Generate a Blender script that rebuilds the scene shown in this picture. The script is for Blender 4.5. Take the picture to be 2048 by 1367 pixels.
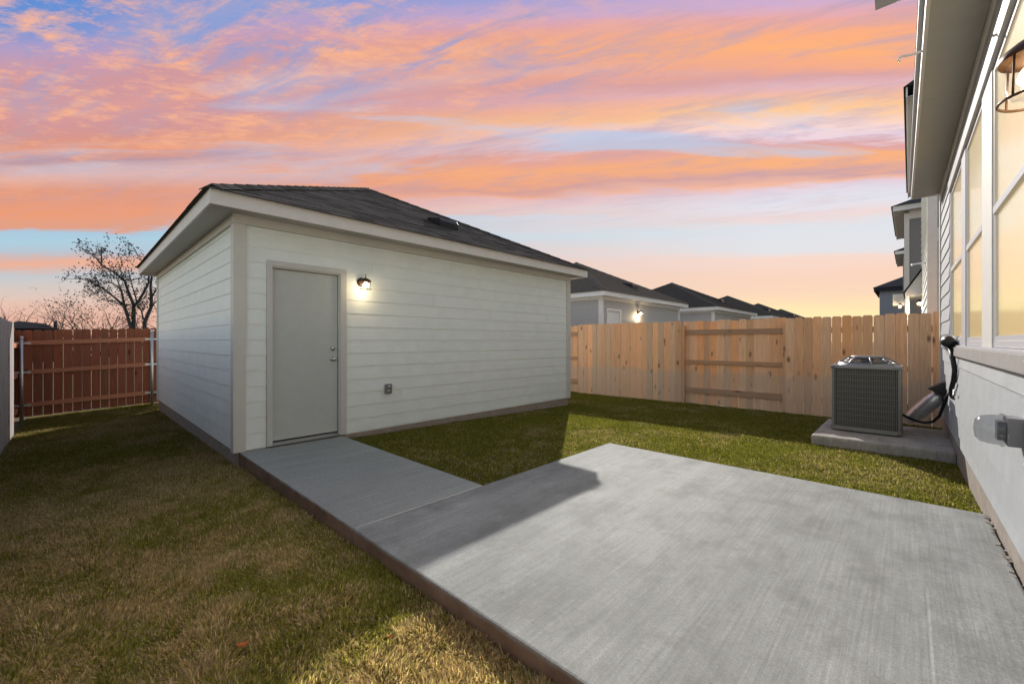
import bpy, bmesh, math, random
import numpy as np
from mathutils import Vector, Matrix
for o in list(bpy.data.objects): bpy.data.objects.remove(o, do_unlink=True)
scene = bpy.context.scene
COL = scene.collection
rnd = random.Random(7)
rad = math.radians

# ------------------------------------------------------------------ camera, light, sky, exposure
YAW = math.atan(797/836.5)
EYE = 1.24
cam = bpy.data.cameras.new('camera'); camo = bpy.data.objects.new('camera', cam); COL.objects.link(camo)
cam.sensor_width = 36; cam.lens = 36*836.5/2048; cam.shift_y = -0.0006
cam.clip_start = 0.05; cam.clip_end = 4000
camo.location = (0, 0, EYE); camo.rotation_euler = (math.pi/2, 0, YAW)
scene.camera = camo
scene.view_settings.view_transform = 'Standard'; scene.view_settings.look = 'None'
scene.view_settings.exposure = 1.32; scene.view_settings.gamma = 1.0
scene.view_settings.use_curve_mapping = False
scene.cycles.caustics_reflective = True; scene.cycles.blur_glossy = 0.0; scene.cycles.sample_clamp_indirect = 30
FWD = Vector((-math.sin(YAW), math.cos(YAW), 0)); RGT = Vector((math.cos(YAW), math.sin(YAW), 0))

SUN_DIR = Vector((-1.134, 1.66, 1.0)).normalized()
sl = bpy.data.lights.new('sun', 'SUN'); sl.energy = 2.0; sl.angle = rad(0.5); sl.color = (1.0, 0.95, 0.87)
so = bpy.data.objects.new('sun', sl); COL.objects.link(so)
so.rotation_euler = (-SUN_DIR).to_track_quat('-Z', 'Y').to_euler(); so.location = (-20, 30, 30)

def lin(c):
    return tuple(((x/255)/12.92 if x/255 <= 0.04045 else ((x/255+0.055)/1.055)**2.4) for x in c)

world = bpy.data.worlds.new('World'); scene.world = world; world.use_nodes = True
class NT:
    def __init__(s, tree): s.t = tree; s.n = tree.nodes; s.l = tree.links
    def new(s, typ, **kw):
        n = s.n.new(typ)
        for k, v in kw.items(): setattr(n, k, v)
        return n
    def put(s, sock, v):
        if v is None: return
        if isinstance(v, bpy.types.NodeSocket): s.l.new(v, sock)
        else:
            try: sock.default_value = v
            except Exception: sock.default_value = tuple(v) + (1.0,)
    def math(s, op, a, b=None, c=None, clamp=False):
        n = s.new('ShaderNodeMath', operation=op); n.use_clamp = clamp
        s.put(n.inputs[0], a); s.put(n.inputs[1], b); s.put(n.inputs[2], c); return n.outputs[0]
    def vmath(s, op, a, b=None):
        n = s.new('ShaderNodeVectorMath', operation=op); s.put(n.inputs[0], a); s.put(n.inputs[1], b)
        return n.outputs['Value'] if op in ('DOT_PRODUCT', 'LENGTH') else n.outputs[0]
    def comb(s, x, y, z):
        n = s.new('ShaderNodeCombineXYZ'); s.put(n.inputs[0], x); s.put(n.inputs[1], y); s.put(n.inputs[2], z); return n.outputs[0]
    def sep(s, v):
        n = s.new('ShaderNodeSeparateXYZ'); s.put(n.inputs[0], v); return n.outputs
    def mapr(s, v, a, b, c=0.0, d=1.0, smooth=False):
        n = s.new('ShaderNodeMapRange'); n.clamp = True
        if smooth: n.interpolation_type = 'SMOOTHSTEP'
        s.put(n.inputs[0], v); s.put(n.inputs[1], a); s.put(n.inputs[2], b); s.put(n.inputs[3], c); s.put(n.inputs[4], d); return n.outputs[0]
    def mix(s, f, a, b, blend='MIX'):
        n = s.new('ShaderNodeMix', data_type='RGBA', blend_type=blend); n.clamp_factor = True
        s.put(n.inputs[0], f); s.put(n.inputs[6], a); s.put(n.inputs[7], b); return n.outputs[2]
    def noise(s, vec, scale=5, detail=3, rough=0.5, dist=0.0):
        n = s.new('ShaderNodeTexNoise'); s.put(n.inputs['Vector'], vec); n.inputs['Scale'].default_value = scale
        n.inputs['Detail'].default_value = detail; n.inputs['Roughness'].default_value = rough; n.inputs['Distortion'].default_value = dist
        return n.outputs[0]
    def ramp(s, f, stops, interp='LINEAR'):
        n = s.new('ShaderNodeValToRGB'); r = n.color_ramp; r.interpolation = interp
        while len(r.elements) < len(stops): r.elements.new(0.5)
        for e, (p, c) in zip(r.elements, stops): e.position = p; e.color = tuple(c) + (1.0,)
        s.put(n.inputs[0], f); return n.outputs[0]

w = NT(world.node_tree); w.n.clear()
dirv = w.new('ShaderNodeTexCoord').outputs['Generated']
dF = w.vmath('DOT_PRODUCT', dirv, FWD); dR = w.vmath('DOT_PRODUCT', dirv, RGT); dZ = w.sep(dirv)[2]
den = w.math('MAXIMUM', dF, 0.15)
v0 = w.math('DIVIDE', w.math('MAXIMUM', dZ, 0.0), den); u0 = w.math('DIVIDE', dR, den)
ucl = w.math('MINIMUM', w.math('MAXIMUM', u0, -1.6), 1.6)
tilt = w.math('MULTIPLY', w.math('MULTIPLY', ucl, 0.042), w.mapr(v0, 0.08, 0.38))
v1 = w.math('SUBTRACT', v0, tilt)
# cloud layer plane coordinates
zp = w.math('ADD', w.math('MAXIMUM', dZ, 0.0), 0.07)
qF = w.math('DIVIDE', dF, zp); qR = w.math('DIVIDE', dR, zp)
pst = w.comb(w.math('MULTIPLY', qR, 0.42), w.math('MULTIPLY', qF, 1.7), 0.3)
n_st = w.noise(pst, 1.25, 5, 0.55, 0.6)
pms = w.comb(w.math('MULTIPLY', qR, 0.8), w.math('MULTIPLY', w.math('ADD', qF, w.math('MULTIPLY', qR, 0.35)), 2.6), 4.7)
n_ms = w.noise(pms, 2.6, 8, 0.68, 0.4)
pmt = w.comb(w.math('MULTIPLY', w.math('ADD', qR, w.math('MULTIPLY', qF, -0.5)), 1.0), w.math('MULTIPLY', qF, 2.2), 9.1)
n_mt = w.math('ADD', w.math('MULTIPLY', w.noise(pmt, 9.5, 8, 0.72, 0.25), 0.55), w.math('MULTIPLY', w.noise(pms, 3.1, 4, 0.6, 0.2), 0.45))
warp = w.math('ADD', w.math('MULTIPLY', w.math('SUBTRACT', n_st, 0.5), 0.16), w.math('MULTIPLY', w.math('SUBTRACT', n_ms, 0.5), 0.07))
warp = w.math('MULTIPLY', warp, w.mapr(v0, 0.02, 0.5, 0.10, 1.0))
v2 = w.math('ADD', v1, warp)
pos = w.math('DIVIDE', v2, 0.95, clamp=True)
def column(rows):
    st = [(min(1, max(0, (682-y)/836/0.95)), lin(c)) for y, c in rows]
    st.sort(key=lambda q: q[0]); return st
left = column([(682,(232,188,165)),(640,(234,184,164)),(618,(232,190,172)),(595,(226,198,184)),(565,(210,200,195)),(540,(194,200,206)),
    (524,(222,182,168)),(510,(238,176,148)),(498,(212,182,176)),(485,(184,196,208)),(455,(172,206,222)),(437,(170,200,220)),(428,(222,160,136)),
    (405,(234,156,120)),(375,(222,154,130)),(345,(228,156,126)),(328,(240,162,120)),(306,(216,158,142)),(290,(186,150,160)),(268,(228,156,128)),
    (235,(214,150,140)),(200,(208,150,152)),(165,(216,156,152)),(130,(206,152,158)),(95,(206,152,158)),(60,(200,154,172)),(30,(176,156,196)),(0,(128,150,208)),(-30,(96,142,210)),(-90,(112,146,200))])
right = column([(682,(255,240,168)),(640,(255,240,180)),(615,(254,230,180)),(590,(250,216,186)),(560,(249,212,190)),(530,(246,217,204)),(508,(226,226,230)),
    (470,(222,226,232)),(448,(238,216,214)),(420,(226,226,236)),(395,(228,208,220)),(383,(244,186,160)),(368,(206,164,166)),(352,(244,176,136)),
    (334,(248,178,128)),(316,(222,166,164)),(300,(236,214,226)),(272,(250,216,204)),(245,(252,202,154)),(222,(250,190,156)),(200,(226,180,186)),
    (178,(216,164,164)),(158,(240,170,142)),(130,(253,178,124)),(95,(250,174,130)),(66,(238,170,158)),(40,(208,174,206)),(5,(178,168,216)),(-40,(132,158,212)),(-90,(112,146,200))])
cl = w.ramp(pos, left); cr = w.ramp(pos, right)
fside = w.mapr(u0, -0.85, 0.62)
csky = w.mix(fside, cl, cr)
# fine mottled lit crests and mauve hollows on the upper clouds
hi = w.math('MULTIPLY', w.mapr(n_mt, 0.48, 0.62), w.mapr(v0, 0.30, 0.55))
hi = w.math('MULTIPLY', hi, w.mapr(u0, 0.5, -0.5, 0.12, 1.0))
csky = w.mix(w.math('MULTIPLY', hi, 0.85), csky, lin((254,184,140)))
lo = w.math('MULTIPLY', w.mapr(n_ms, 0.52, 0.32), w.mapr(v0, 0.24, 0.45))
csky = w.mix(w.math('MULTIPLY', lo, 0.58), csky, lin((178,160,182)))
sky = w.new('ShaderNodeTexSky', sky_type='NISHITA'); sky.sun_disc = False
sky.sun_elevation = rad(26.4); sky.sun_rotation = rad(-34.3); sky.altitude = 150; sky.dust_density = 1.5
nish = w.mix(1.0, sky.outputs[0], (0.184, 0.141, 0.104, 1), 'MULTIPLY')
gap = w.math('MULTIPLY', w.mapr(v0, 0.6, 0.95), w.mapr(n_st, 0.60, 0.42))
back = w.mapr(dF, 0.30, -0.10)
fn = w.math('MAXIMUM', w.math('MULTIPLY', w.mapr(v0, 0.82, 1.15), 0.35), back)
gpb = w.math('MULTIPLY', w.mapr(n_st, 0.47, 0.38), w.math('MULTIPLY', w.mapr(v0, 0.36, 0.43), w.mapr(v0, 0.68, 0.52)))
csky = w.mix(w.math('MULTIPLY', gpb, 0.75), csky, lin((184,202,230)))
gp2 = w.math('MULTIPLY', w.mapr(n_ms, 0.50, 0.36), w.mapr(v0, 0.52, 0.72))
csky = w.mix(w.math('MULTIPLY', gp2, w.mapr(u0, 0.35, -0.2, 0.15, 0.75)), csky, lin((116,156,218)))
csky = w.mix(1.0, csky, (0.41, 0.41, 0.41, 1), 'MULTIPLY')
final = w.mix(fn, csky, nish)
bg = w.new('ShaderNodeBackground'); w.put(bg.inputs[0], final); bg.inputs[1].default_value = 1.0
w.l.new(bg.outputs[0], w.new('ShaderNodeOutputWorld').inputs[0])

# ------------------------------------------------------------------ helpers
ORI = {}
class MB:
    def __init__(s): s.v = []; s.f = []
    def box(s, x0, x1, y0, y1, z0, z1):
        b = len(s.v)
        s.v += [(x0,y0,z0),(x1,y0,z0),(x1,y1,z0),(x0,y1,z0),(x0,y0,z1),(x1,y0,z1),(x1,y1,z1),(x0,y1,z1)]
        s.f += [[b+i for i in q] for q in ((3,2,1,0),(4,5,6,7),(0,1,5,4),(1,2,6,5),(2,3,7,6),(3,0,4,7))]; return s
    def poly(s, pts):
        b = len(s.v); s.v += [tuple(p) for p in pts]; s.f.append(list(range(b, b+len(pts)))); return s
    def prism(s, pts, off):
        """polygon pts swept by off"""
        n = len(pts); b = len(s.v); off = Vector(off)
        s.v += [tuple(p) for p in pts] + [tuple(Vector(p)+off) for p in pts]
        s.f.append([b+i for i in range(n)][::-1]); s.f.append([b+n+i for i in range(n)])
        for i in range(n):
            j = (i+1) % n; s.f.append([b+i, b+j, b+n+j, b+n+i])
        return s
    def tube(s, pts, r, seg=8, cap=True):
        pts = [Vector(p) for p in pts]; rs = r if isinstance(r, (list, tuple)) else [r]*len(pts)
        b = len(s.v); prev = None
        for i, p in enumerate(pts):
            d = (pts[min(i+1, len(pts)-1)] - pts[max(i-1, 0)]).normalized()
            if prev is None:
                a = Vector((0,0,1)) if abs(d.z) < 0.9 else Vector((1,0,0)); x = d.cross(a).normalized()
            else:
                x = (prev - d*prev.dot(d))
                x = x.normalized() if x.length > 1e-5 else d.orthogonal().normalized()
            y = d.cross(x); prev = x
            for k in range(seg):
                t = 2*math.pi*k/seg; s.v.append(tuple(p + (x*math.cos(t)+y*math.sin(t))*rs[i]))
        for i in range(len(pts)-1):
            for k in range(seg):
                k2 = (k+1) % seg; s.f.append([b+i*seg+k, b+i*seg+k2, b+(i+1)*seg+k2, b+(i+1)*seg+k])
        if cap:
            s.f.append([b+k for k in range(seg)][::-1]); s.f.append([b+(len(pts)-1)*seg+k for k in range(seg)])
        return s
    def lathe(s, c, axis, prof, seg=20):
        """prof = (distance along axis, radius)"""
        ax = Vector(axis).normalized(); c = Vector(c); x = ax.orthogonal().normalized(); y = ax.cross(x); b = len(s.v)
        for h, r in prof:
            for k in range(seg):
                t = 2*math.pi*k/seg; s.v.append(tuple(c + ax*h + (x*math.cos(t)+y*math.sin(t))*r))
        for i in range(len(prof)-1):
            for k in range(seg):
                k2 = (k+1) % seg; s.f.append([b+i*seg+k, b+i*seg+k2, b+(i+1)*seg+k2, b+(i+1)*seg+k])
        return s

def props(o, label=None, cat=None, group=None, kind=None):
    if label: o['label'] = label
    if cat: o['category'] = cat
    if group: o['group'] = group
    if kind: o['kind'] = kind
    return o
def thing(name, loc, label, cat, group=None):
    o = bpy.data.objects.new(name, None); COL.objects.link(o); o.location = loc; o.empty_display_size = 0.1
    ORI[o] = Vector(loc); return props(o, label, cat, group)
def build(name, mb, m, parent=None, smooth=False, label=None, kind=None, bevel=0.0, origin=None):
    vs = [Vector(v) for v in mb.v]
    if origin is None:
        lo = [min(v[i] for v in vs) for i in range(3)]; hi = [max(v[i] for v in vs) for i in range(3)]
        c = Vector([(a+b)/2 for a, b in zip(lo, hi)])
    else: c = Vector(origin)
    me = bpy.data.meshes.new(name); me.from_pydata([tuple(v-c) for v in vs], [], mb.f)
    if bevel > 0 or True:
        bm = bmesh.new(); bm.from_mesh(me)
        if bevel > 0:
            bmesh.ops.bevel(bm, geom=[e for e in bm.edges if e.is_manifold and e.calc_face_angle(0) > 0.6], offset=bevel, segments=2, affect='EDGES', profile=0.6)
        bmesh.ops.recalc_face_normals(bm, faces=bm.faces); bm.to_mesh(me); bm.free()
    if smooth:
        me.polygons.foreach_set('use_smooth', [True]*len(me.polygons))
    me.materials.append(m)
    o = bpy.data.objects.new(name, me); COL.objects.link(o); ORI[o] = c
    if parent is not None: o.parent = parent; o.location = c - ORI[parent]
    else: o.location = c
    return props(o, label, None, None, kind)
def clone(o, parent, pos):
    c = o.copy(); COL.objects.link(c); c.parent = parent; c.location = Vector(pos) - ORI[parent]; ORI[c] = Vector(pos); return c

# ------------------------------------------------------------------ materials
def material(name, base, rough=0.7, metal=0.0, var=0.0, vscale=4.0, vstretch=(1,1,1), bump=0.0, bscale=60.0, bstretch=(1,1,1), rand=0.0, spec=0.4, second=None, coords='Object'):
    m = bpy.data.materials.new(name); m.use_nodes = True; t = NT(m.node_tree); b = t.n['Principled BSDF']
    b.inputs['Roughness'].default_value = rough; b.inputs['Metallic'].default_value = metal; b.inputs['Specular IOR Level'].default_value = spec
    tc = t.new('ShaderNodeTexCoord').outputs[coords]
    if coords == 'Object':
        ri = t.new('ShaderNodeObjectInfo').outputs['Random']
        off = t.comb(t.math('MULTIPLY', ri, 37.0), t.math('MULTIPLY', ri, 91.0), t.math('MULTIPLY', ri, 13.0))
        tcn = t.vmath('ADD', tc, off)
    else: ri = None; tcn = tc
    col = tuple(base)+(1,)
    if var > 0 or second:
        n = t.noise(t.vmath('MULTIPLY', tcn, vstretch), vscale, 5, 0.6)
        if second: col = t.mix(t.mapr(n, 0.35, 0.65), col, tuple(second)+(1,))
        if var > 0:
            n2 = t.noise(t.vmath('MULTIPLY', tcn, vstretch), vscale*3.1, 4, 0.6)
            f = t.mapr(n2, 0.25, 0.75, 1-var, 1+var)
            col = t.mix(1.0, col, t.comb(f, f, f), 'MULTIPLY')
    if rand > 0 and ri is not None:
        f = t.mapr(ri, 0, 1, 1-rand, 1+rand); col = t.mix(1.0, col, t.comb(f, f, f), 'MULTIPLY')
    t.put(b.inputs['Base Color'], col)
    if bump > 0:
        bn = t.new('ShaderNodeBump'); bn.inputs['Strength'].default_value = bump; bn.inputs['Distance'].default_value = 0.004
        t.put(bn.inputs['Height'], t.noise(t.vmath('MULTIPLY', tcn, bstretch), bscale, 4, 0.6)); t.l.new(bn.outputs[0], b.inputs['Normal'])
    return m

def wood(name, c0, c1, knot, rand=0.18, axis=2, grey=None, gz=(0.62, 0.50), greyc=(0.3,0.25,0.2), trans=0.0):
    m = bpy.data.materials.new(name); m.use_nodes = True; t = NT(m.node_tree); b = t.n['Principled BSDF']
    b.inputs['Roughness'].default_value = 0.8; b.inputs['Specular IOR Level'].default_value = 0.25
    tc = t.new('ShaderNodeTexCoord').outputs['Object']; ri = t.new('ShaderNodeObjectInfo').outputs['Random']
    off = t.comb(t.math('MULTIPLY', ri, 37.0), t.math('MULTIPLY', ri, 71.0), t.math('MULTIPLY', ri, 53.0))
    p = t.vmath('ADD', tc, off)
    st = [9, 9, 9]; st[axis] = 0.55
    g = t.noise(t.vmath('MULTIPLY', p, tuple(st)), 3.2, 5, 0.65, 0.7)
    col = t.mix(t.mapr(g, 0.3, 0.7), tuple(c0)+(1,), tuple(c1)+(1,))
    st2 = [30, 30, 30]; st2[axis] = 0.8
    g2 = t.noise(t.vmath('MULTIPLY', p, tuple(st2)), 5.0, 3, 0.6)
    f = t.mapr(g2, 0.25, 0.75, 0.80, 1.16); col = t.mix(1.0, col, t.comb(f, f, f), 'MULTIPLY')
    ks = [1, 1, 1]; ks[axis] = 0.42
    vo = t.new('ShaderNodeTexVoronoi'); vo.inputs['Scale'].default_value = 7.5; t.put(vo.inputs['Vector'], t.vmath('ADD', t.vmath('MULTIPLY', p, tuple(ks)), t.comb(t.math('MULTIPLY', g, 0.05), 0.0, 0.0)))
    sel = t.math('GREATER_THAN', t.sep(vo.outputs['Color'])[0], 0.62)
    kn = t.math('MULTIPLY', t.mapr(vo.outputs['Distance'], 0.26, 0.08), sel)
    col = t.mix(t.math('MULTIPLY', kn, 0.85), col, tuple(knot)+(1,))
    hs = t.mapr(t.math('FRACT', t.math('MULTIPLY', ri, 7.31)), 0, 1, 1-rand, 1+rand)
    hs2 = t.mapr(t.math('FRACT', t.math('MULTIPLY', ri, 3.77)), 0, 1, 1-rand*1.25, 1+rand*0.9)
    col = t.mix(1.0, col, t.comb(hs, t.math('MULTIPLY', t.math('ADD', hs, hs2), 0.5), hs2), 'MULTIPLY')
    if grey:
        wp = t.new('ShaderNodeNewGeometry').outputs['Position']; z = t.sep(wp)[2]
        zz = t.math('ADD', z, t.math('ADD', t.math('MULTIPLY', t.math('SUBTRACT', ri, 0.5), 0.10), t.math('MULTIPLY', t.math('SUBTRACT', t.noise(t.vmath('MULTIPLY', p, (14,14,1.2)), 2.0, 3), 0.5), 0.16)))
        col = t.mix(t.math('MULTIPLY', t.mapr(zz, gz[0], gz[1]), grey), col, tuple(greyc)+(1,))
    t.put(b.inputs['Base Color'], col)
    bn = t.new('ShaderNodeBump'); bn.inputs['Strength'].default_value = 0.35; bn.inputs['Distance'].default_value = 0.003
    t.put(bn.inputs['Height'], g2); t.l.new(bn.outputs[0], b.inputs['Normal'])
    return m

M_SIDING = material('white_lap_siding_paint', (0.77,0.825,0.805), 0.55, var=0.05, vscale=1.3, bump=0.25, bscale=26, bstretch=(0.25,0.25,4), rand=0.006)
M_TRIM = material('grey_trim_paint', (0.60,0.595,0.56), 0.55, var=0.04, vscale=2, bump=0.12, bscale=40)
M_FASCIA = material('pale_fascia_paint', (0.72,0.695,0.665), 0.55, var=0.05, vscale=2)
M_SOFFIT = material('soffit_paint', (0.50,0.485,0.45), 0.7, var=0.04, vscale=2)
M_DOOR = material('grey_door_paint', (0.47,0.505,0.49), 0.42, var=0.04, vscale=3, bump=0.05, bscale=50)
M_FRAME = material('door_frame_paint', (0.55,0.555,0.53), 0.5, var=0.03)
M_DARK = material('dark_gap', (0.02,0.02,0.02), 0.9)
M_STEEL = material('satin_nickel', (0.55,0.54,0.52), 0.3, 1.0)
M_GALV = material('galvanised_steel', (0.52,0.53,0.54), 0.42, 0.9, var=0.12, vscale=14)
M_BRONZE = material('bronze_lantern_metal', (0.055,0.03,0.018), 0.42, 0.6, var=0.2, vscale=20)
M_SHINGLE = material('asphalt_shingle', (0.066,0.061,0.057), 1.0, var=0.45, vscale=30, rand=0.30, second=(0.098,0.089,0.081), bump=0.4, bscale=120, spec=0.0)
M_SHINGLE2 = material('brown_grey_shingle', (0.085,0.076,0.067), 0.95, var=0.5, vscale=12, second=(0.12,0.105,0.09), rand=0.15, bump=0.4, bscale=60, spec=0.0)
M_PLASTIC = material('grey_box_plastic', (0.19,0.19,0.20), 0.45)
M_BLACK = material('black_rubber', (0.016,0.016,0.018), 0.5, var=0.2, vscale=20)
M_GREYSIDE = material('grey_blue_lap_siding', (0.42,0.42,0.42), 0.6, var=0.04)
M_VENT = material('dark_vent_metal', (0.022,0.020,0.019), 0.32, 0.3)
M_WHITE = material('white_trim_paint', (0.74,0.74,0.73), 0.5, var=0.03)
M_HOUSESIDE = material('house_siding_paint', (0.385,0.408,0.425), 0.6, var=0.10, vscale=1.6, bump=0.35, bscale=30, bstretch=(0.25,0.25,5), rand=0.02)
M_TAUPE = material('window_band_paint', (0.31,0.295,0.285), 0.6, var=0.12, vscale=3.5, bump=0.2, bscale=30)
M_VINYL = material('white_vinyl_window_frame', (0.50,0.51,0.54), 0.4)
M_FOUND = material('bare_concrete_foundation', (0.30,0.26,0.225), 0.9, var=0.2, vscale=3, bump=0.5, bscale=40)
M_ACBODY = material('ac_grey_beige_paint', (0.23,0.222,0.20), 0.5, 0.0, var=0.05)
M_ACCORE = material('ac_coil_core', (0.105,0.098,0.088), 0.7, 0.0, var=0.2, vscale=20)
M_ACTOP = material('ac_top_grey_paint', (0.22,0.225,0.235), 0.35, 0.4)
M_FOIL = material('crinkled_foil_sleeve', (0.75,0.75,0.76), 0.38, 0.75, var=0.2, vscale=9, bump=0.9, bscale=26)
M_BARK = material('dark_bark', (0.040,0.036,0.036), 0.9, var=0.3, vscale=10)
M_LEAFD = material('dark_winter_leaf', (0.050,0.052,0.056), 0.8, rand=0.2)
M_LEAFO = material('orange_dead_leaf', (0.50,0.13,0.025), 0.7, var=0.3, vscale=30)
M_FARHOUSE = material('far_dark_house_paint', (0.03,0.03,0.033), 1.0, spec=0.0)
M_BLUEGREY = material('blue_grey_wall_paint', (0.22,0.24,0.29), 0.7, var=0.03)
M_MIDGREY = material('mid_grey_wall_paint', (0.24,0.24,0.24), 0.7, var=0.03)
M_DARKROOF = material('black_roof_shingle', (0.020,0.022,0.03), 0.95, var=0.3, vscale=8)

W_CEDAR = wood('new_cedar_board', (0.84,0.515,0.305), (0.74,0.41,0.23), (0.16,0.07,0.03), rand=0.20, grey=0.42, greyc=(0.50,0.415,0.345))
W_CEDARX = wood('new_cedar_rail', (0.52,0.325,0.205), (0.42,0.25,0.155), (0.10,0.05,0.03), rand=0.12, axis=0)
W_STAIN = wood('red_brown_stained_board', (0.29,0.100,0.052), (0.19,0.064,0.034), (0.035,0.014,0.010), rand=0.14)
W_STAINY = wood('red_brown_stained_rail', (0.46,0.21,0.125), (0.36,0.155,0.09), (0.07,0.03,0.02), rand=0.1, axis=1)
W_GREY = wood('weathered_grey_board', (0.46,0.42,0.40), (0.33,0.29,0.27), (0.16,0.12,0.10), rand=0.10)
W_GREYX = wood('weathered_grey_rail', (0.40,0.36,0.34), (0.30,0.26,0.24), (0.16,0.12,0.10), rand=0.10, axis=0)

def m_concrete(name, base, dark, stain=True, edge_z=None, wetx=None):
    m = bpy.data.materials.new(name); m.use_nodes = True; t = NT(m.node_tree); b = t.n['Principled BSDF']
    b.inputs['Roughness'].default_value = 0.78; b.inputs['Specular IOR Level'].default_value = 0.35
    geo = t.new('ShaderNodeNewGeometry'); P = geo.outputs['Position']; x, y, z = t.sep(P)
    big = t.noise(P, 0.9, 6, 0.66, 0.1)
    strk = t.noise(t.vmath('MULTIPLY', P, (3.5, 0.8, 1)), 1.6, 6, 0.65, 0.1)
    brm = t.noise(t.vmath('MULTIPLY', P, (75, 1.6, 1)), 1.0, 3, 0.6, 0.1)
    fine = t.noise(P, 130, 3, 0.7)
    f = t.math('ADD', t.math('MULTIPLY', t.mapr(big, 0.36, 0.64), 0.5), t.math('MULTIPLY', t.mapr(strk, 0.36, 0.64), 0.5))
    col = t.mix(f, tuple(dark)+(1,), tuple(base)+(1,))
    g = t.math('MULTIPLY', t.mapr(brm, 0.25, 0.75, 0.82, 1.14), t.mapr(fine, 0.25, 0.75, 0.72, 1.25))
    col = t.mix(1.0, col, t.comb(g, g, g), 'MULTIPLY')
    gr = t.mapr(t.noise(P, 42, 5, 0.75), 0.3, 0.7, 0.86, 1.13); col = t.mix(1.0, col, t.comb(gr, gr, gr), 'MULTIPLY')
    if stain:
        mot = t.noise(t.vmath('MULTIPLY', P, (1.25, 0.9, 1)), 2.6, 7, 0.72, 0.15); sp = t.mapr(mot, 0.47, 0.68)
        col = t.mix(t.math('MULTIPLY', sp, 0.62), col, (0.125,0.128,0.12,1))
        spk = t.noise(P, 16, 2, 0.5); col = t.mix(t.math('MULTIPLY', t.mapr(spk, 0.70, 0.78), 0.45), col, (0.07,0.068,0.062,1))
    if edge_z is not None:
        nrm = t.sep(geo.outputs['Normal'])[2]
        side = t.math('MULTIPLY', t.mapr(nrm, 0.8, 0.4), t.mapr(t.math('ADD', z, t.math('MULTIPLY', t.math('SUBTRACT', t.noise(P, 9, 4), 0.5), 0.05)), edge_z+0.012, edge_z-0.012))
        mud = t.mix(t.mapr(t.noise(P, 5, 4), 0.3, 0.7), (0.15,0.092,0.063,1), (0.25,0.17,0.122,1))
        col = t.mix(side, col, mud)
    t.put(b.inputs['Base Color'], col)
    bn = t.new('ShaderNodeBump'); bn.inputs['Strength'].default_value = 0.5; bn.inputs['Distance'].default_value = 0.003
    t.put(bn.inputs['Height'], t.math('ADD', brm, t.math('MULTIPLY', fine, 0.7))); t.l.new(bn.outputs[0], b.inputs['Normal'])
    return m
M_PATIO = m_concrete('broom_finished_concrete', (0.325,0.337,0.324), (0.205,0.215,0.208), edge_z=-0.012)
M_WALK = m_concrete('smooth_walk_concrete', (0.32,0.335,0.308), (0.265,0.28,0.262), stain=False, edge_z=-0.012)
M_PAD = m_concrete('equipment_pad_concrete', (0.44,0.40,0.35), (0.34,0.31,0.27))

def m_glow(name, col, s):
    m = bpy.data.materials.new(name); m.use_nodes = True; t = NT(m.node_tree); b = t.n['Principled BSDF']
    b.inputs['Base Color'].default_value = tuple(c*0.35 for c in col)+(1,); b.inputs['Emission Color'].default_value = tuple(col)+(1,); b.inputs['Emission Strength'].default_value = s
    b.inputs['Roughness'].default_value = 0.6; return m
M_BULB = m_glow('lit_bulb', (1.0,0.80,0.48), 14.0)
def m_glass(name, tint=(1,1,1), rough=0.02, basef=0.05):
    m = bpy.data.materials.new(name); m.use_nodes = True; t = NT(m.node_tree); t.n.clear()
    tr = t.new('ShaderNodeBsdfTransparent'); tr.inputs[0].default_value = tuple(tint)+(1,)
    gl = t.new('ShaderNodeBsdfGlossy'); gl.inputs['Roughness'].default_value = rough
    mx = t.new('ShaderNodeMixShader'); lw = t.new('ShaderNodeLayerWeight'); lw.inputs[0].default_value = 0.5; t.put(mx.inputs[0], t.math('MULTIPLY_ADD', t.math('POWER', lw.outputs['Facing'], 5.0), 0.55, basef, clamp=True)); t.l.new(tr.outputs[0], mx.inputs[1]); t.l.new(gl.outputs[0], mx.inputs[2])
    t.l.new(mx.outputs[0], t.new('ShaderNodeOutputMaterial').inputs[0]); return m
M_GLASS = m_glass('clear_glass')
M_WINGLASS = m_glass('coated_window_glass', (0.95,0.96,0.95), 0.15, 0.15)
M_CLEARCOVER = m_glass('clear_polycarbonate', (0.72,0.73,0.74), 0.15)
M_SHADE = m_glow('lit_roller_shade', (0.88,0.66,0.33), 0.58)

# ------------------------------------------------------------------ ground
def sstep(a, b, x):
    t = np.clip((x-a)/(b-a), 0, 1); return t*t*(3-2*t)
def gz(x, y):
    x = np.asarray(x, float); y = np.asarray(y, float)
    xl = np.clip(x, -16, 1)
    zl = -0.070 + 0.0134*np.clip(xl, -14, 0) - 0.05*np.clip(1.25-y, 0, 2.2)
    zc = -0.035 - 0.115*sstep(2.0, 9.0, y) + 0.004*np.clip(xl, -8, 0)
    t = sstep(1.35, 2.3, y); z = zl*(1-t) + zc*t
    far = np.maximum(sstep(13.5, 22, -x), np.maximum(sstep(10, 16, y), sstep(2, 6, -y)))
    far = np.maximum(far, sstep(1.5, 6, x))
    return z*(1-far) - 0.22*far
M_SOIL = material('turf_thatch', (0.12,0.09,0.05), 0.95, var=0.4, vscale=6, second=(0.055,0.058,0.018), bump=0.6, bscale=40, coords='Object')
xs = np.concatenate([[-900,-400,-150,-70,-40,-25], np.arange(-20, 4.01, 0.4), [7,15,40,120,400,900]])
ys = np.concatenate([[-900,-300,-80,-25,-10,-5], np.arange(-3, 12.01, 0.3), [15,22,40,80,150,400,900]])
GX, GY = np.meshgrid(xs, ys); GZ = gz(GX, GY) - 0.012
gm = MB(); gm.v = list(zip(GX.ravel(), GY.ravel(), GZ.ravel())); nx = len(xs)
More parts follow.
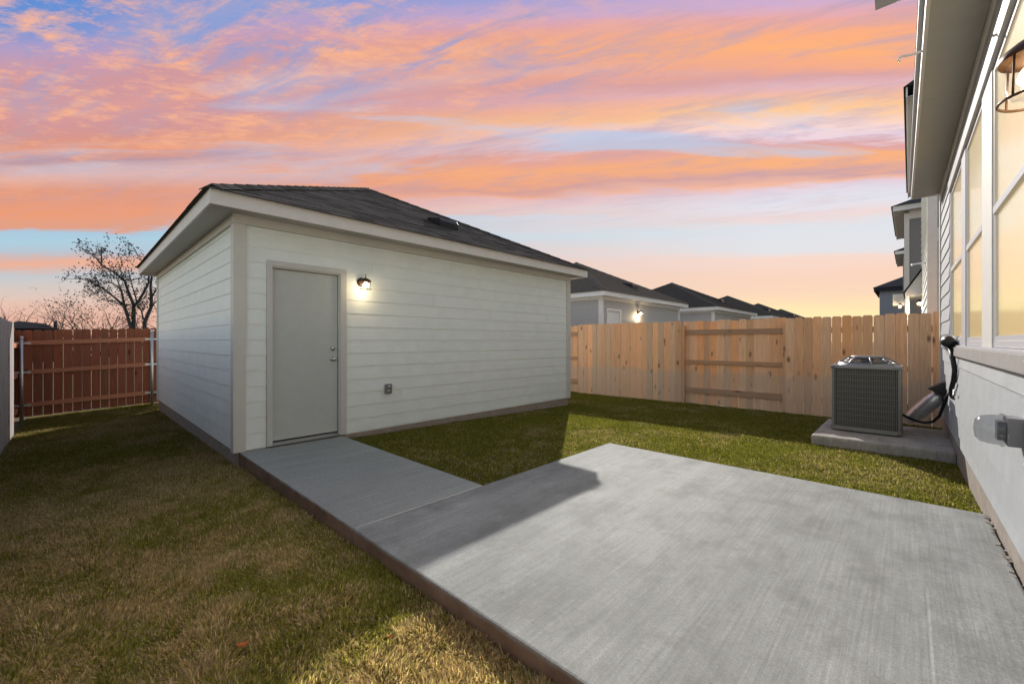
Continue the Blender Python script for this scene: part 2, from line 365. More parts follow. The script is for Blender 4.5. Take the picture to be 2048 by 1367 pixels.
gm.f = [[j*nx+i, j*nx+i+1, (j+1)*nx+i+1, (j+1)*nx+i] for j in range(len(ys)-1) for i in range(nx-1)]
ground = build('ground', gm, M_SOIL, smooth=True, kind='structure', origin=(0,0,0), label='soil and thatch ground under the lawn')

def slab(name, x0, x1, y0, y1, z0, z1, m, label, bevel=0.012, kind='structure', parent=None):
    mb = MB().box(x0, x1, y0, y1, z0, z1); return build(name, mb, m, parent, kind=kind, label=label, bevel=bevel)
PX0, PX1, PY0, PY1 = -2.672, 0.385, 1.28, 4.53
patio = slab('patio', PX0, PX1, -2.6, PY1, -0.22, 0.0, M_PATIO, 'broom finished concrete patio slab beside the house') if False else None
# patio: near edge runs along y = 1.28 on the left side and widens under the camera at the house
hedge = lambda y: 0.404 + (4.6-y)*0.01326 - 0.010
pm = MB().prism([(PX0,PY0,-0.24),(-0.30,PY0,-0.24),(-0.30,-2.5,-0.24),(hedge(-2.5),-2.5,-0.24),(hedge(PY1),PY1,-0.24),(PX0,PY1,-0.24)], (0,0,0.24))
patio = build('patio', pm, M_PATIO, kind='structure', label='large broom finished concrete patio slab beside the house', bevel=0.012)
walk = slab('walkway', -4.05, PX0-0.007, 1.285, 2.445, -0.22, -0.002, M_WALK, 'smooth grey concrete walk slab next to the patio', 0.010)
walk2 = slab('walkway', -5.47, -4.053, 1.285, 2.445, -0.22, -0.003, M_WALK, 'smooth grey concrete walk slab at the garage door', 0.006)
step = slab('doorstep_slab', 0.055, 0.405, -2.4, 2.93, -0.1, 0.026, M_PATIO, 'slightly raised concrete doorstep slab against the house', 0.010)
M_JOINT = material('pale_joint_filler', (0.55,0.54,0.52), 0.9, var=0.15, vscale=20)
build('expansion_joint', MB().box(PX0-0.0068, PX0-0.0002, 1.30, 2.43, -0.05, 0.0012), M_JOINT, None, kind='structure')

# crumbs of mortar lying in the joint along the house foundation
R0 = random.Random(4); mb = MB()
for k in range(60):
    y = R0.uniform(2.2, 4.5); sz = R0.uniform(0.003, 0.011); x = hedge(y) + R0.uniform(-0.018, 0.004)
    mb.poly([(x-sz,y-sz,0.001),(x+sz*0.6,y-sz*1.3,0.001),(x+sz,y+sz,0.001),(x-sz*0.4,y+sz*1.5,0.001)]) if False else mb.prism([(x-sz,y-sz,-0.002),(x+sz*0.6,y-sz*1.3,-0.002),(x+sz,y+sz,-0.002),(x-sz*0.4,y+sz*1.5,-0.002)], (sz*0.1,0,sz*0.7))
build('mortar_crumbs', mb, M_FOUND, None, kind='stuff', label='pale mortar crumbs along the house foundation')
# ------------------------------------------------------------------ garage builder
def lap_boards(parent, m, p_of, lens, z0, z1, expo=0.178, joints=True, as_parts=True, name='siding_board', t0=0.0145, t1=0.006):
    """p_of(s, out, z) maps along-wall position; lens = list of (s0,s1,za,zb) spans in which boards run"""
    zs = []; z = z0
    while z < z1 - 0.03: zs.append(z); z += expo
    joined = MB()
    for k, zb in enumerate(zs):
        zt = min(zb + expo + 0.03, z1)
        for (s0, s1, za, zc) in lens:
            if zb + expo*0.5 < za or zb + expo*0.5 > zc: continue
            cuts = [s0]
            if joints and s1 - s0 > 4:
                c = s0 + 0.7 + (k*1.37 % 2.6)
                while c < s1 - 0.6: cuts.append(c); c += 3.66
            cuts.append(s1)
            for a, b in zip(cuts[:-1], cuts[1:]):
                a2 = a + (0.0006 if a > s0 else 0); b2 = b - (0.0006 if b < s1 else 0)
                j = rnd.uniform(-0.0003, 0.0003)
                tt = t0 + j; ti = t1 + j
                prof = [(0.0, zb), (tt, zb), (tt, zb+0.004), (ti, zt), (0.0, zt)]
                pa = [p_of(a2, o, zz) for o, zz in prof]; pb = [p_of(b2, o, zz) for o, zz in prof]
                mb = joined if not as_parts else MB()
                mb.prism(pa, Vector(pb[0]) - Vector(pa[0]))
                if as_parts: build(name, mb, m, parent)
    if not as_parts: build('lap_siding', joined, m, parent, kind='stuff')

def lerp3(a, b, t): return Vector(a)*(1-t) + Vector(b)*t
def hip_shingles(parent, corners, apex, expo, wid, m, parts_face=None, lift=0.0055, eave_over=0.02):
    """corners: 4 eave corners in order; parts_face: index of the face laid as single shingles"""
    stuff = MB(); c = [Vector(p) for p in corners]; A = Vector(apex)
    for fi in range(4):
        a, b = c[fi], c[(fi+1) % 4]; e = (b-a); L = e.length; e.normalize()
        foot = a + e*((A-a).dot(e)); up = (A-foot); S = up.length; up.normalize(); n = e.cross(up)
        if n.z < 0: n = -n
        sa = (A-a).dot(e)
        nc = int(S/expo)
        for k in range(nc+1):
            s0 = k*expo - (eave_over if k == 0 else 0); s1 = min((k+1)*expo + 0.05, S)
            if s1 <= s0: continue
            l0 = sa*max(s0,0)/S; r0 = L - (L-sa)*max(s0,0)/S
            x = l0 - rnd.uniform(0, wid)
            while x < r0:
                wd = wid*rnd.choice((0.6, 0.85, 1.0, 1.25)); xa, xb = max(x, l0), min(x+wd, r0); x += wd
                if xb - xa < 0.03: continue
                th = lift + (rnd.choice((0.0, 0.001, 0.003)) if parts_face is not None else 0.0)
                def clampx(xx, s): return min(max(xx, sa*s/S), L-(L-sa)*s/S)
                q = [a+e*(xa+0.001)+up*s0, a+e*(xb-0.001)+up*s0, a+e*clampx(xb-0.001, s1)+up*s1, a+e*clampx(xa+0.001, s1)+up*s1]
                lo = [q[0]+n*0.002, q[1]+n*0.002, q[2]-n*0.006, q[3]-n*0.006]; hi = [q[0]+n*th, q[1]+n*th, q[2]+n*0.002, q[3]+n*0.002]
                mb = MB() if fi == parts_face else stuff
                bse = len(mb.v); mb.v += [tuple(p) for p in lo+hi]
                mb.f += [[bse+i for i in f] for f in ((3,2,1,0),(4,5,6,7),(0,1,5,4),(1,2,6,5),(2,3,7,6),(3,0,4,7))]
                if fi == parts_face: build('shingle', mb, m, parent)
    if stuff.v: build('shingle_courses', stuff, m, parent, kind='stuff')
    return

def hip_caps(parent, corner, apex, m, n=22, joined=None):
    a, b = Vector(corner), Vector(apex); d = (b-a); L = d.length; d.normalize(); side = Vector((-d.y, d.x, 0)).normalized()
    for i in range(n):
        t0 = L*i/n - (0.02 if i else -0.07); t1 = L*(i+1)/n + 0.03
        p0 = a + d*t0; p1 = a + d*t1; mb = joined if joined else MB(); bse = len(mb.v)
        for p, h in ((p0, 0.030), (p1, 0.020)):
            mb.v += [tuple(p+side*0.13+Vector((0,0,h-0.055))), tuple(p+Vector((0,0,h+0.006))), tuple(p-side*0.13+Vector((0,0,h-0.055)))]
            mb.v += [tuple(p+side*0.13+Vector((0,0,h-0.068))), tuple(p+Vector((0,0,h-0.008))), tuple(p-side*0.13+Vector((0,0,h-0.068)))]
        mb.f += [[bse+i for i in f] for f in ((0,1,7,6),(1,2,8,7),(0,3,4,1),(1,4,5,2),(6,7,10,9),(7,8,11,10))]
        if joined is None: build('hip_cap', mb, m, parent)

def roof_vent(parent, X, Y, slope_z, m, sl=0.512):
    mb = MB(); w2 = 0.20
    def P(dx, dy, h): return (X+dx, Y+dy, slope_z(X+dx)+h)
    mb.prism([P(0.20,-w2,0.012), P(0.20,-w2,0.125), P(0.15,-w2,0.165), P(-0.22,-w2,0.06), P(-0.22,-w2,0.012)], (0, 2*w2, 0))
    v = build('roof_vent', mb, m, parent, bevel=0.01)
    fl = MB().prism([P(0.27,-w2-0.06,0.012), P(0.27,-w2-0.06,0.018), P(-0.3,-w2-0.06,0.018), P(-0.3,-w2-0.06,0.012)], (0, 2*w2+0.12, 0))
    return v

def garage(X, Y0, Y1, depth, dz, label, msid, mtrim, mfas, msof, mroof, level, group=None, door=True, name='garage', zs=2.655):
    g = thing(name, (X - depth/2, (Y0+Y1)/2, dz-0.15), label, 'garage', group)
    XB = X - depth; OV = 0.30
    core = MB().box(XB+0.012, X-0.10, Y0+0.012, Y1-0.012, dz-0.13, dz+zs+0.03)
    if door: core.box(X-0.0995, X-0.006, Y0+0.012, Y0+0.3015, dz-0.13, dz+zs+0.03).box(X-0.0995, X-0.006, Y0+1.2505, Y1-0.012, dz-0.13, dz+zs+0.03).box(X-0.0995, X-0.006, Y0+0.302, Y0+1.250, dz+2.1905, dz+zs+0.03)
    else: core.box(X-0.0995, X-0.006, Y0+0.012, Y1-0.012, dz-0.13, dz+zs+0.03)
    build('wall', core, msid, g)
    fd = MB().box(XB-0.0, X+0.0, Y0+0.0, Y1-0.0, dz-0.5, dz-0.003); build('foundation', fd, M_FOUND, g, bevel=0.01)
    # trim
    def ctrim(xc, yc, sx, sy):
        mb = MB()
        mb.box(*(sorted((xc+sx*0.034, xc+sx*0.004))), *(sorted((yc+sy*0.034, yc-sy*0.088))), dz+0.0, dz+zs-0.1)
        mb.box(*(sorted((xc+sx*0.0035, xc-sx*0.088))), *(sorted((yc+sy*0.0335, yc+sy*0.004))), dz+0.0, dz+zs-0.1)
        build('corner_trim', mb, mtrim, g, bevel=0.002 if level == 0 else 0)
    for (xc, yc, sx, sy) in ((X,Y0,1,-1),(X,Y1,1,1),(XB,Y0,-1,-1)): ctrim(xc, yc, sx, sy)
    build('frieze_board', MB().box(X+0.003, X+0.038, Y0-0.038, Y1+0.038, dz+zs-0.0985, dz+zs+0.01), mtrim, g)
    build('frieze_board', MB().box(XB-0.03, X+0.0025, Y0-0.0375, Y0-0.003, dz+zs-0.0985, dz+zs+0.01), mtrim, g)
    build('frieze_board', MB().box(XB-0.03, X+0.0025, Y1+0.003, Y1+0.0375, dz+zs-0.0985, dz+zs+0.01), mtrim, g)
    # siding boards: front and the near end
    front = [(Y0+0.090, Y1-0.090, -1, 9)]
    if door: front = [(Y0+0.090, Y0+0.300, -1, dz+2.16), (Y0+1.252, Y1-0.090, -1, dz+2.16), (Y0+0.090, Y1-0.090, dz+2.16, 9)]
    lap_boards(g, msid, lambda s, o, z: (X-0.010+o+0.01, s, z), front, dz+0.012, dz+zs-0.1, as_parts=level <= 1)
    lap_boards(g, msid, lambda s, o, z: (s, Y0-o, z), [(XB+0.09, X-0.090, -1, 9)], dz+0.012, dz+zs-0.1, as_parts=level <= 1)
    if level == 0: lap_boards(g, msid, lambda s, o, z: (s, Y1+o, z), [(XB+0.09, X-0.090, -1, 9)], dz+0.012, dz+zs-0.1, as_parts=True)
    # soffit and fascia
    x0, x1, y0, y1 = XB-OV, X+OV, Y0-OV, Y1+OV
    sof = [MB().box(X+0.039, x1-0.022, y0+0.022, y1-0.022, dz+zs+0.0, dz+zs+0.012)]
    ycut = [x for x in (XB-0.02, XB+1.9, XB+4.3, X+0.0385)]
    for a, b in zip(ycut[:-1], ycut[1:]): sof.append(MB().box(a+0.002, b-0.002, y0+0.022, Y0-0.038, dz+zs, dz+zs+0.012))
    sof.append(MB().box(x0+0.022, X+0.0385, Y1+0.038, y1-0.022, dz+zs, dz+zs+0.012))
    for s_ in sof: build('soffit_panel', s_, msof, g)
    ft = dz+zs+0.152; fb = dz+zs-0.012
    for b in ((x1-0.022, x1, y0, y1), (x0, x0+0.022, y0, y1), (x0+0.022, x1-0.022, y0, y0+0.022), (x0+0.022, x1-0.022, y1-0.022, y1)):
        build('fascia', MB().box(*b, fb, ft), mfas, g, bevel=0.002 if level == 0 else 0)
    # hip roof
    ax, ay = (x0+x1)/2, (y0+y1)/2; rise = 0.512*min(x1-x0, y1-y0)/2; xx0, xx1, yy0, yy1 = x0-0.025, x1+0.025, y0-0.025, y1+0.025
    zr = ft-0.010; corners = [(xx1,yy0,zr),(xx1,yy1,zr),(xx0,yy1,zr),(xx0,yy0,zr)]; apex = (ax, ay, zr+rise+0.012)
    deck = MB()
    for i in range(4): deck.poly([corners[i], corners[(i+1) % 4], apex])
    deck.poly(corners[::-1])
    rf = build('roof', deck, mroof, g)
    ds = rise/((xx1-xx0)/2)
    zfun = lambda xq: zr + (xx1 - xq)*ds
    if level == 0:
        hip_shingles(rf, corners, apex, 0.142, 0.36, mroof, parts_face=0)
        for cc in corners[:1] + corners[1:2] + corners[3:4]: hip_caps(rf, cc, apex, mroof)
    elif level == 1:
        hip_shingles(rf, corners, apex, 0.16, 0.5, mroof, parts_face=None, lift=0.014)
        jj = MB()
        for cc in corners: hip_caps(rf, cc, apex, mroof, 16, jj)
        build('hip_caps', jj, mroof, rf, kind='stuff')
    else:
        hip_shingles(rf, corners, apex, 0.24, 0.8, mroof, parts_face=None)
    roof_vent(rf, X-0.80, (Y0+Y1)/2+0.33, zfun, M_VENT)
    # door
    if door:
        dy0, dy1 = Y0+0.365, Y0+1.145
        fr = MB()
        fr.box(X+0.0205, X+0.040, Y0+0.300, Y0+0.352, dz+0.012, dz+2.19).box(X+0.0205, X+0.040, Y0+1.162, Y0+1.250, dz+0.012, dz+2.19) if False else None
        fr.box(X-0.09, X+0.034, Y0+0.302, Y0+0.360, dz+0.012, dz+2.125).box(X-0.09, X+0.034, Y0+1.168, Y0+1.250, dz+0.012, dz+2.125).box(X-0.09, X+0.034, Y0+0.302, Y0+1.250, dz+2.1252, dz+2.190)
        fr.box(X-0.09, X+0.022, Y0+1.152, Y0+1.1678, dz+0.012, dz+2.1248).box(X-0.0895, X+0.020, Y0+0.3603, Y0+1.1518, dz+2.107, dz+2.1249)
        d = build('door', MB().box(X-0.055, X-0.012, dy0, dy1+0.001, dz+0.062, dz+2.100), M_DOOR if level == 0 else M_WHITE, g, bevel=0.002 if level == 0 else 0)
        build('door_frame', fr, M_FRAME if level == 0 else M_WHITE, g, bevel=0.002 if level == 0 else 0)
        build('threshold', MB().prism([(X-0.09,Y0+0.3605,dz+0.012),(X+0.045,Y0+0.3605,dz+0.012),(X+0.045,Y0+0.3605,dz+0.022),(X-0.005,Y0+0.3605,dz+0.045),(X-0.09,Y0+0.3605,dz+0.045)], (0,0.791,0)), M_STEEL if level == 0 else M_WHITE, g)
        build('threshold_gap', MB().box(X-0.05, X-0.014, dy0, dy1, dz+0.046, dz+0.0615), M_DARK, d)
        build('jamb_gap', MB().box(X-0.05, X-0.016, dy1+0.0012, dy1+0.0065, dz+0.062, dz+2.1), M_DARK, d)
        if level == 0:
            kn = MB(); yk = dy1-0.062
            kn.lathe((X-0.012, yk, dz+1.012), (1,0,0), [(0,0.033),(0.008,0.033),(0.012,0.016),(0.030,0.013),(0.038,0.022),(0.050,0.028),(0.062,0.026),(0.070,0.014),(0.071,0.0)], 20)
            build('knob', kn, M_STEEL, d, smooth=True)
            kd = MB().lathe((X-0.012, yk, dz+1.150), (1,0,0), [(0,0.032),(0.012,0.031),(0.018,0.024),(0.026,0.022),(0.027,0.0)], 20)
            build('deadbolt', kd, M_STEEL, d, smooth=True)
    return g

garage(-5.45, 1.255, 7.52, 6.10, 0.0, 'white lap sided garage with grey door and dark shingled hip roof, nearest in the yard', M_SIDING, M_TRIM, M_FASCIA, M_SOFFIT, M_SHINGLE, 0)
GG = 'row of hip roofed garages beyond the cedar fence'
garage(-7.25, 11.80, 18.05, 6.3, 0.14, 'grey lap sided garage with white trim and door lamp, first beyond the cedar fence', M_GREYSIDE, M_WHITE, M_WHITE, M_WHITE, M_SHINGLE2, 1, GG, zs=2.56)
garage(-6.45, 20.0, 25.9, 6.3, 0.0, 'grey garage with white fascia and black roof vent, second beyond the cedar fence', M_GREYSIDE, M_WHITE, M_WHITE, M_WHITE, M_SHINGLE, 1, GG)
for i, (yy, dzz, lb) in enumerate(((29.2, 0.0, 'dark roofed garage third in the row beyond the cedar fence'), (37.5, 0.0, 'dark roofed garage fourth in the row beyond the cedar fence'), (46.2, 0.0, 'farthest dark roofed garage at the end of the row beyond the cedar fence'))):
    garage(-6.3, yy, yy+6.0, 6.3, dzz, lb, M_GREYSIDE, M_WHITE, M_WHITE, M_WHITE, M_SHINGLE, 2, GG, door=False)

# ------------------------------------------------------------------ wall lantern
def lantern(x, y, z, label, s=1.0, group='lit porch lanterns', power=2.2, face=(1,0), detail=True):
    """wall mount at (x,y,z), arm reaching along face"""
    t = thing('wall_lantern', (x, y, z), label, 'lantern', group)
    fx, fy = face
    def P(o, sd, h): return (x + fx*o*s - fy*sd*s, y + fy*o*s + fx*sd*s, z + h*s)
    build('backplate', MB().lathe(P(0,0,0), (fx,fy,0), [(0,0.062*s),(0.010*s,0.062*s),(0.018*s,0.052*s),(0.024*s,0.03*s),(0.025*s,0)], 20), M_BRONZE, t, smooth=True)
    build('arm', MB().tube([P(0.02,0,0),P(0.05,0,0.022),P(0.085,0,0.034),P(0.115,0,0.030)], 0.009*s, 8), M_BRONZE, t, smooth=True)
    c = P(0.125,0,0)
    hood = MB().lathe(c, (0,0,1), [(-0.008*s,0.070*s),(0.0,0.072*s),(0.012*s,0.066*s),(0.030*s,0.044*s),(0.042*s,0.020*s),(0.050*s,0.008*s),(0.062*s,0.007*s),(0.066*s,0.0)], 24)
    h = build('hood', hood, M_BRONZE, t, smooth=True)
    ring = [(c[0]+fx*math.cos(a)*0.015*s, c[1]+fy*math.cos(a)*0.015*s, c[2]+0.080*s+math.sin(a)*0.015*s) for a in [i*math.pi/6 for i in range(13)]]
    build('hanging_ring', MB().tube(ring, 0.003*s, 6, False), M_BRONZE, h, smooth=True)
    cage = MB()
    for k in range(4):
        a = k*math.pi/2 + math.pi/4; rx, ry = math.cos(a)*0.066*s, math.sin(a)*0.066*s
        cage.tube([(c[0]+rx, c[1]+ry, c[2]-0.004*s), (c[0]+rx*1.06, c[1]+ry*1.06, c[2]-0.108*s)], 0.0026*s, 6)
    cage.tube([(c[0]+math.cos(a)*0.070*s, c[1]+math.sin(a)*0.070*s, c[2]-0.108*s) for a in [i*math.pi/12 for i in range(25)]], 0.0035*s, 6, False)
    build('cage', cage, M_BRONZE, t, smooth=True)
    gl = MB().lathe(c, (0,0,1), [(-0.010*s,0.055*s),(-0.060*s,0.058*s),(-0.095*s,0.052*s),(-0.096*s,0.0)], 20)
    build('glass_shade', gl, M_GLASS, t, smooth=True)
    bl = MB().lathe((c[0],c[1],c[2]-0.022*s), (0,0,-1), [(-0.01*s,0.014*s),(0.0,0.018*s),(0.014*s,0.032*s),(0.034*s,0.038*s),(0.054*s,0.026*s),(0.062*s,0.0)], 16)
    build('bulb', bl, M_BULB, t, smooth=True)
    L = bpy.data.lights.new('bulb_light', 'POINT'); L.energy = power; L.color = (1.0, 0.74, 0.42); L.shadow_soft_size = 0.03*s
    lo = bpy.data.objects.new('bulb_light', L); COL.objects.link(lo); lo.parent = t; lo.location = Vector((c[0],c[1],c[2]-0.155*s)) - ORI[t]
    return t
lantern(-5.428, 2.715, 2.045, 'small lit bronze wall lantern right of the grey garage door', 1.0, power=0.55)

# outlet on the garage wall
ot = thing('outdoor_outlet', (-5.43, 3.115, 0.56), 'grey weatherproof outlet box low on the garage wall', 'outlet box')
build('box', MB().box(-5.432, -5.395, 3.065, 3.165, 0.492, 0.632), M_PLASTIC, ot, bevel=0.008)
build('cover', MB().box(-5.3948, -5.378, 3.072, 3.158, 0.565, 0.626), M_PLASTIC, ot, bevel=0.007)
for zz in (0.59, 0.535): build('socket', MB().lathe((-5.378 if zz > 0.56 else -5.3946, 3.112, zz), (1,0,0), [(0,0.02),(0.006,0.018),(0.0065,0)], 14), M_GALV, ot, smooth=True)

# ------------------------------------------------------------------ fences
def picket_mesh(name, wd, h, th, m, axis='x', ear=0.026):
    mb = MB(); p = [(-wd/2,0),(wd/2,0),(wd/2,h-ear),(wd/2-ear*0.8,h),(-wd/2+ear*0.8,h),(-wd/2,h-ear)]
    if axis == 'x': mb.prism([(a, -th/2, b) for a, b in p], (0, th, 0))
    else: mb.prism([(-th/2, a, b) for a, b in p], (th, 0, 0))
    me = bpy.data.meshes.new(name); me.from_pydata(mb.v, [], mb.f)
    bm = bmesh.new(); bm.from_mesh(me); bmesh.ops.recalc_face_normals(bm, faces=bm.faces); bm.to_mesh(me); bm.free()
    me.materials.append(m); return me
def add_picket(me, parent, pos, rot=(0,0,0)):
    o = bpy.data.objects.new('picket', me); COL.objects.link(o); o.parent = parent; o.location = Vector(pos)-ORI[parent]; o.rotation_euler = rot
    ORI[o] = Vector(pos); return o
YF = 9.70
cf = thing('cedar_fence', (-3.0, YF, -0.16), 'new tan cedar picket fence closing the yard behind the air conditioner', 'fence')
pms = [picket_mesh('picket', 0.1395, 1.86, 0.016, W_CEDAR), picket_mesh('picket', 0.1385, 1.875, 0.016, W_CEDAR)]
def section(x0, x1, front):
    y = YF - 0.062 if front else YF + 0.062
    npk = max(1, round((x1-x0)/0.1405)); pit = (x1-x0)/npk
    for q in range(npk):
        x = x0 + pit*(q+0.5) + rnd.choice((0.0,0.0,0.0,0.002,-0.003))
        add_picket(rnd.choice(pms), cf, (x, y+rnd.uniform(-0.003,0.003), -0.172 + 0.012*(x+5)/5.5 + rnd.uniform(-0.008,0.008)), (rnd.uniform(-0.003,0.003), rnd.uniform(-0.0012,0.0012), rnd.uniform(-0.02,0.02)))
    for zz, hh in ((1.448, 0.105), (0.775, 0.085), (0.135, 0.115)):
        build('rail', MB().box(x0+0.002, x1-0.002, YF-0.022 if front else YF+0.010, YF+0.022 if not front else YF+0.010, zz-hh/2, zz+hh/2) if False else MB().box(x0+0.002, x1-0.002, YF-0.052 if front else YF+0.014, YF-0.014 if front else YF+0.052, zz-hh/2, zz+hh/2), W_CEDARX, cf)
secs = [(-11.2,-9.1,True),(-9.1,-6.62,False),(-6.62,-3.80,True),(-3.80,-1.775,False),(-1.775,0.40,True),(0.40,2.6,False)]
for a, b, fr in secs: section(a, b, fr)
for xx in [s[0] for s in secs]+[2.6]: build('post', MB().box(xx-0.048,xx+0.048,YF-0.0535,YF+0.0535,-0.3,1.60), W_CEDAR, cf)

# back fence
bf = thing('stained_fence', (-12.95, 0.4, -0.3), 'dark red brown stained picket fence behind the garage corner', 'fence')
XB_ = -12.95; sl_ = 0.045
pmb = picket_mesh('picket', 0.133, 1.755, 0.016, W_STAIN, 'y', 0.028)
gzb = lambda y: -0.285 + sl_*(y+0.7)
y = -2.6; 
while y < 3.2:
    add_picket(pmb, bf, (XB_-0.03, y, gzb(y)-0.005+rnd.uniform(-0.006,0.006)), (rnd.uniform(-0.0025,0.0025), rnd.uniform(-0.004,0.004), rnd.uniform(-0.02,0.02)))
    y += 0.139 + rnd.uniform(-0.002,0.003)
for h in (1.49, 0.90, 0.235):
    for (ya, yb) in ((-2.6,-0.80), (-0.64, 1.21), (1.36, 3.2)):
        za, zb = gzb(ya)+h, gzb(yb)+h
        mb = MB().prism([(XB_-0.020,ya,za-0.044),(XB_+0.018,ya,za-0.044),(XB_+0.018,ya,za+0.044),(XB_-0.020,ya,za+0.044)], (0, yb-ya, zb-za)); build('rail', mb, W_STAINY, bf)
for yy, top in ((-0.715, 1.33), (1.285, 1.50)):
    p = build('post', MB().tube([(XB_+0.02,yy,-0.5),(XB_+0.02,yy,top)], 0.031, 14), M_GALV, bf, smooth=True)
    build('post_cap', MB().lathe((XB_+0.02,yy,top), (0,0,1), [(-0.03,0.034),(0.004,0.034),(0.012,0.022),(0.014,0)], 14), M_GALV, p, smooth=True)
    for h in (1.49, 0.90, 0.235):
        for sgn in (-1, 1):
            build('rail_bracket', MB().box(XB_+0.0182, XB_+0.026, *sorted((yy+sgn*0.02, yy+sgn*0.125)), gzb(yy)+h-0.02, gzb(yy)+h+0.02), M_GALV, p)

# side fence on the left, weathered grey
sf = thing('weathered_fence', (-6.0, -0.70, -0.3), 'pale weathered grey picket fence along the left edge of the lawn', 'fence')
pmw = picket_mesh('picket', 0.138, 1.87, 0.016, W_GREY)
pmw2 = picket_mesh('picket', 0.138, 1.87, 0.016, W_STAIN)
x = -10.75
while x < 3.0:
    add_picket(pmw, sf, (x, -0.69+rnd.uniform(-0.003,0.003), float(gz(x, -0.69))-0.01+rnd.uniform(-0.006,0.006)), (0, rnd.uniform(-0.004,0.004), rnd.uniform(-0.02,0.02))); x += 0.1395
x = -13.15
while x < -10.85:
    add_picket(pmw2, sf, (x, -0.83, float(gz(x, -0.83))-0.01), (0, 0, rnd.uniform(-0.02,0.02))); x += 0.142
for h in (1.5, 0.9, 0.2):
    build('rail', MB().prism([(-13.15,-0.80,gz(-13,-0.8)+h-0.044),(-13.15,-0.762,gz(-13,-0.8)+h-0.044),(-13.15,-0.762,gz(-13,-0.8)+h+0.044),(-13.15,-0.80,gz(-13,-0.8)+h+0.044)], (2.3,0,0.03)), W_STAINY, sf)
    build('rail', MB().prism([(-10.8,-0.745,gz(-10.8,-0.7)+h-0.044),(-10.8,-0.707,gz(-10.8,-0.7)+h-0.044),(-10.8,-0.707,gz(-10.8,-0.7)+h+0.044),(-10.8,-0.745,gz(-10.8,-0.7)+h+0.044)], (13.7,0,0.13)), W_GREYX, sf)

# ------------------------------------------------------------------ house on the right (local frame turned slightly about its root)
HX, HY = 0.40, 4.6
hs = thing('house', (HX, HY, 0), 'pale grey lap sided house with lit windows along the right edge', 'house'); 
HOUSE_ROT = rad(0.76)
ZS = 3.47; YE = 8.97; YN = -3.0; wz1 = 3.06
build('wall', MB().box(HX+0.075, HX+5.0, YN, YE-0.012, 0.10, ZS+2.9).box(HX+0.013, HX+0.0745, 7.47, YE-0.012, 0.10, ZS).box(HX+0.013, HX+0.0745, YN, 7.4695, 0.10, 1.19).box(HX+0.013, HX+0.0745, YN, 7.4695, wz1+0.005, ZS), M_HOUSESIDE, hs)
build('foundation', MB().box(HX+0.004, HX+5.0, YN, YE-0.012, -0.6, 0.166), M_FOUND, hs, bevel=0.012)
build('corner_trim', MB().box(HX-0.030, HX+0.08, YE-0.004, YE+0.026, 0.165, ZS-0.13).box(HX-0.0295, HX+0.006, YE-0.10, YE-0.0042, 0.165, ZS-0.13), M_TRIM, hs, bevel=0.002)
win = [(7.36, 6.13), (5.78, 4.70), (4.24, 2.98), (2.62, 1.30)]
wz0, wz1 = 1.20, 3.06
low = [(YN, YE-0.10, -1, 0.99)]
lap_boards(hs, M_HOUSESIDE, lambda s, o, z: (HX-o, s, z), low, 0.17-0.096, 0.97, joints=False) if False else None
def hboard(y0, y1, zb, zt, tb=0.020, tt=0.008):
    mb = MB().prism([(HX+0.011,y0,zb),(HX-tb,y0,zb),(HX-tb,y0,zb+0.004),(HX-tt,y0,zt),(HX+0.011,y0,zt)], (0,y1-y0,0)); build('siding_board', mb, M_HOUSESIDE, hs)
zb = 0.168; rows = [0.168, 0.262, 0.440, 0.618, 0.796, 0.974]
for i, zb in enumerate(rows):
    zt = (rows[i+1] if i+1 < len(rows) else 1.085) + (0.028 if i+1 < len(rows) else -0.003)
    hboard(YN, 7.46 if zb > 0.9 else YE-0.10, zb, zt)
zb = 0.974
while zb < ZS-0.16:
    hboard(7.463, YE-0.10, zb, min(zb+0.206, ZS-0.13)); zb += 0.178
build('window_sill_band', MB().box(HX-0.045, HX+0.011, YN, 7.46, 1.086, 1.178), M_TAUPE, hs, bevel=0.003)
build('window_sill', MB().box(HX-0.030, HX+0.011, YN, 7.45, 1.1785, 1.197), M_VINYL, hs, bevel=0.003)
build('window_head_trim', MB().box(HX-0.030, HX+0.011, YN, 7.45, wz1+0.002, wz1+0.125), M_VINYL, hs, bevel=0.004)
build('frieze_board', MB().box(HX-0.024, HX+0.011, YN, YE+0.02, ZS-0.128, ZS-0.003), M_TRIM, hs)
build('upper_wall_panel', MB().box(HX-0.010, HX+0.011, YN, 7.46, wz1+0.127, ZS-0.130), M_HOUSESIDE, hs)
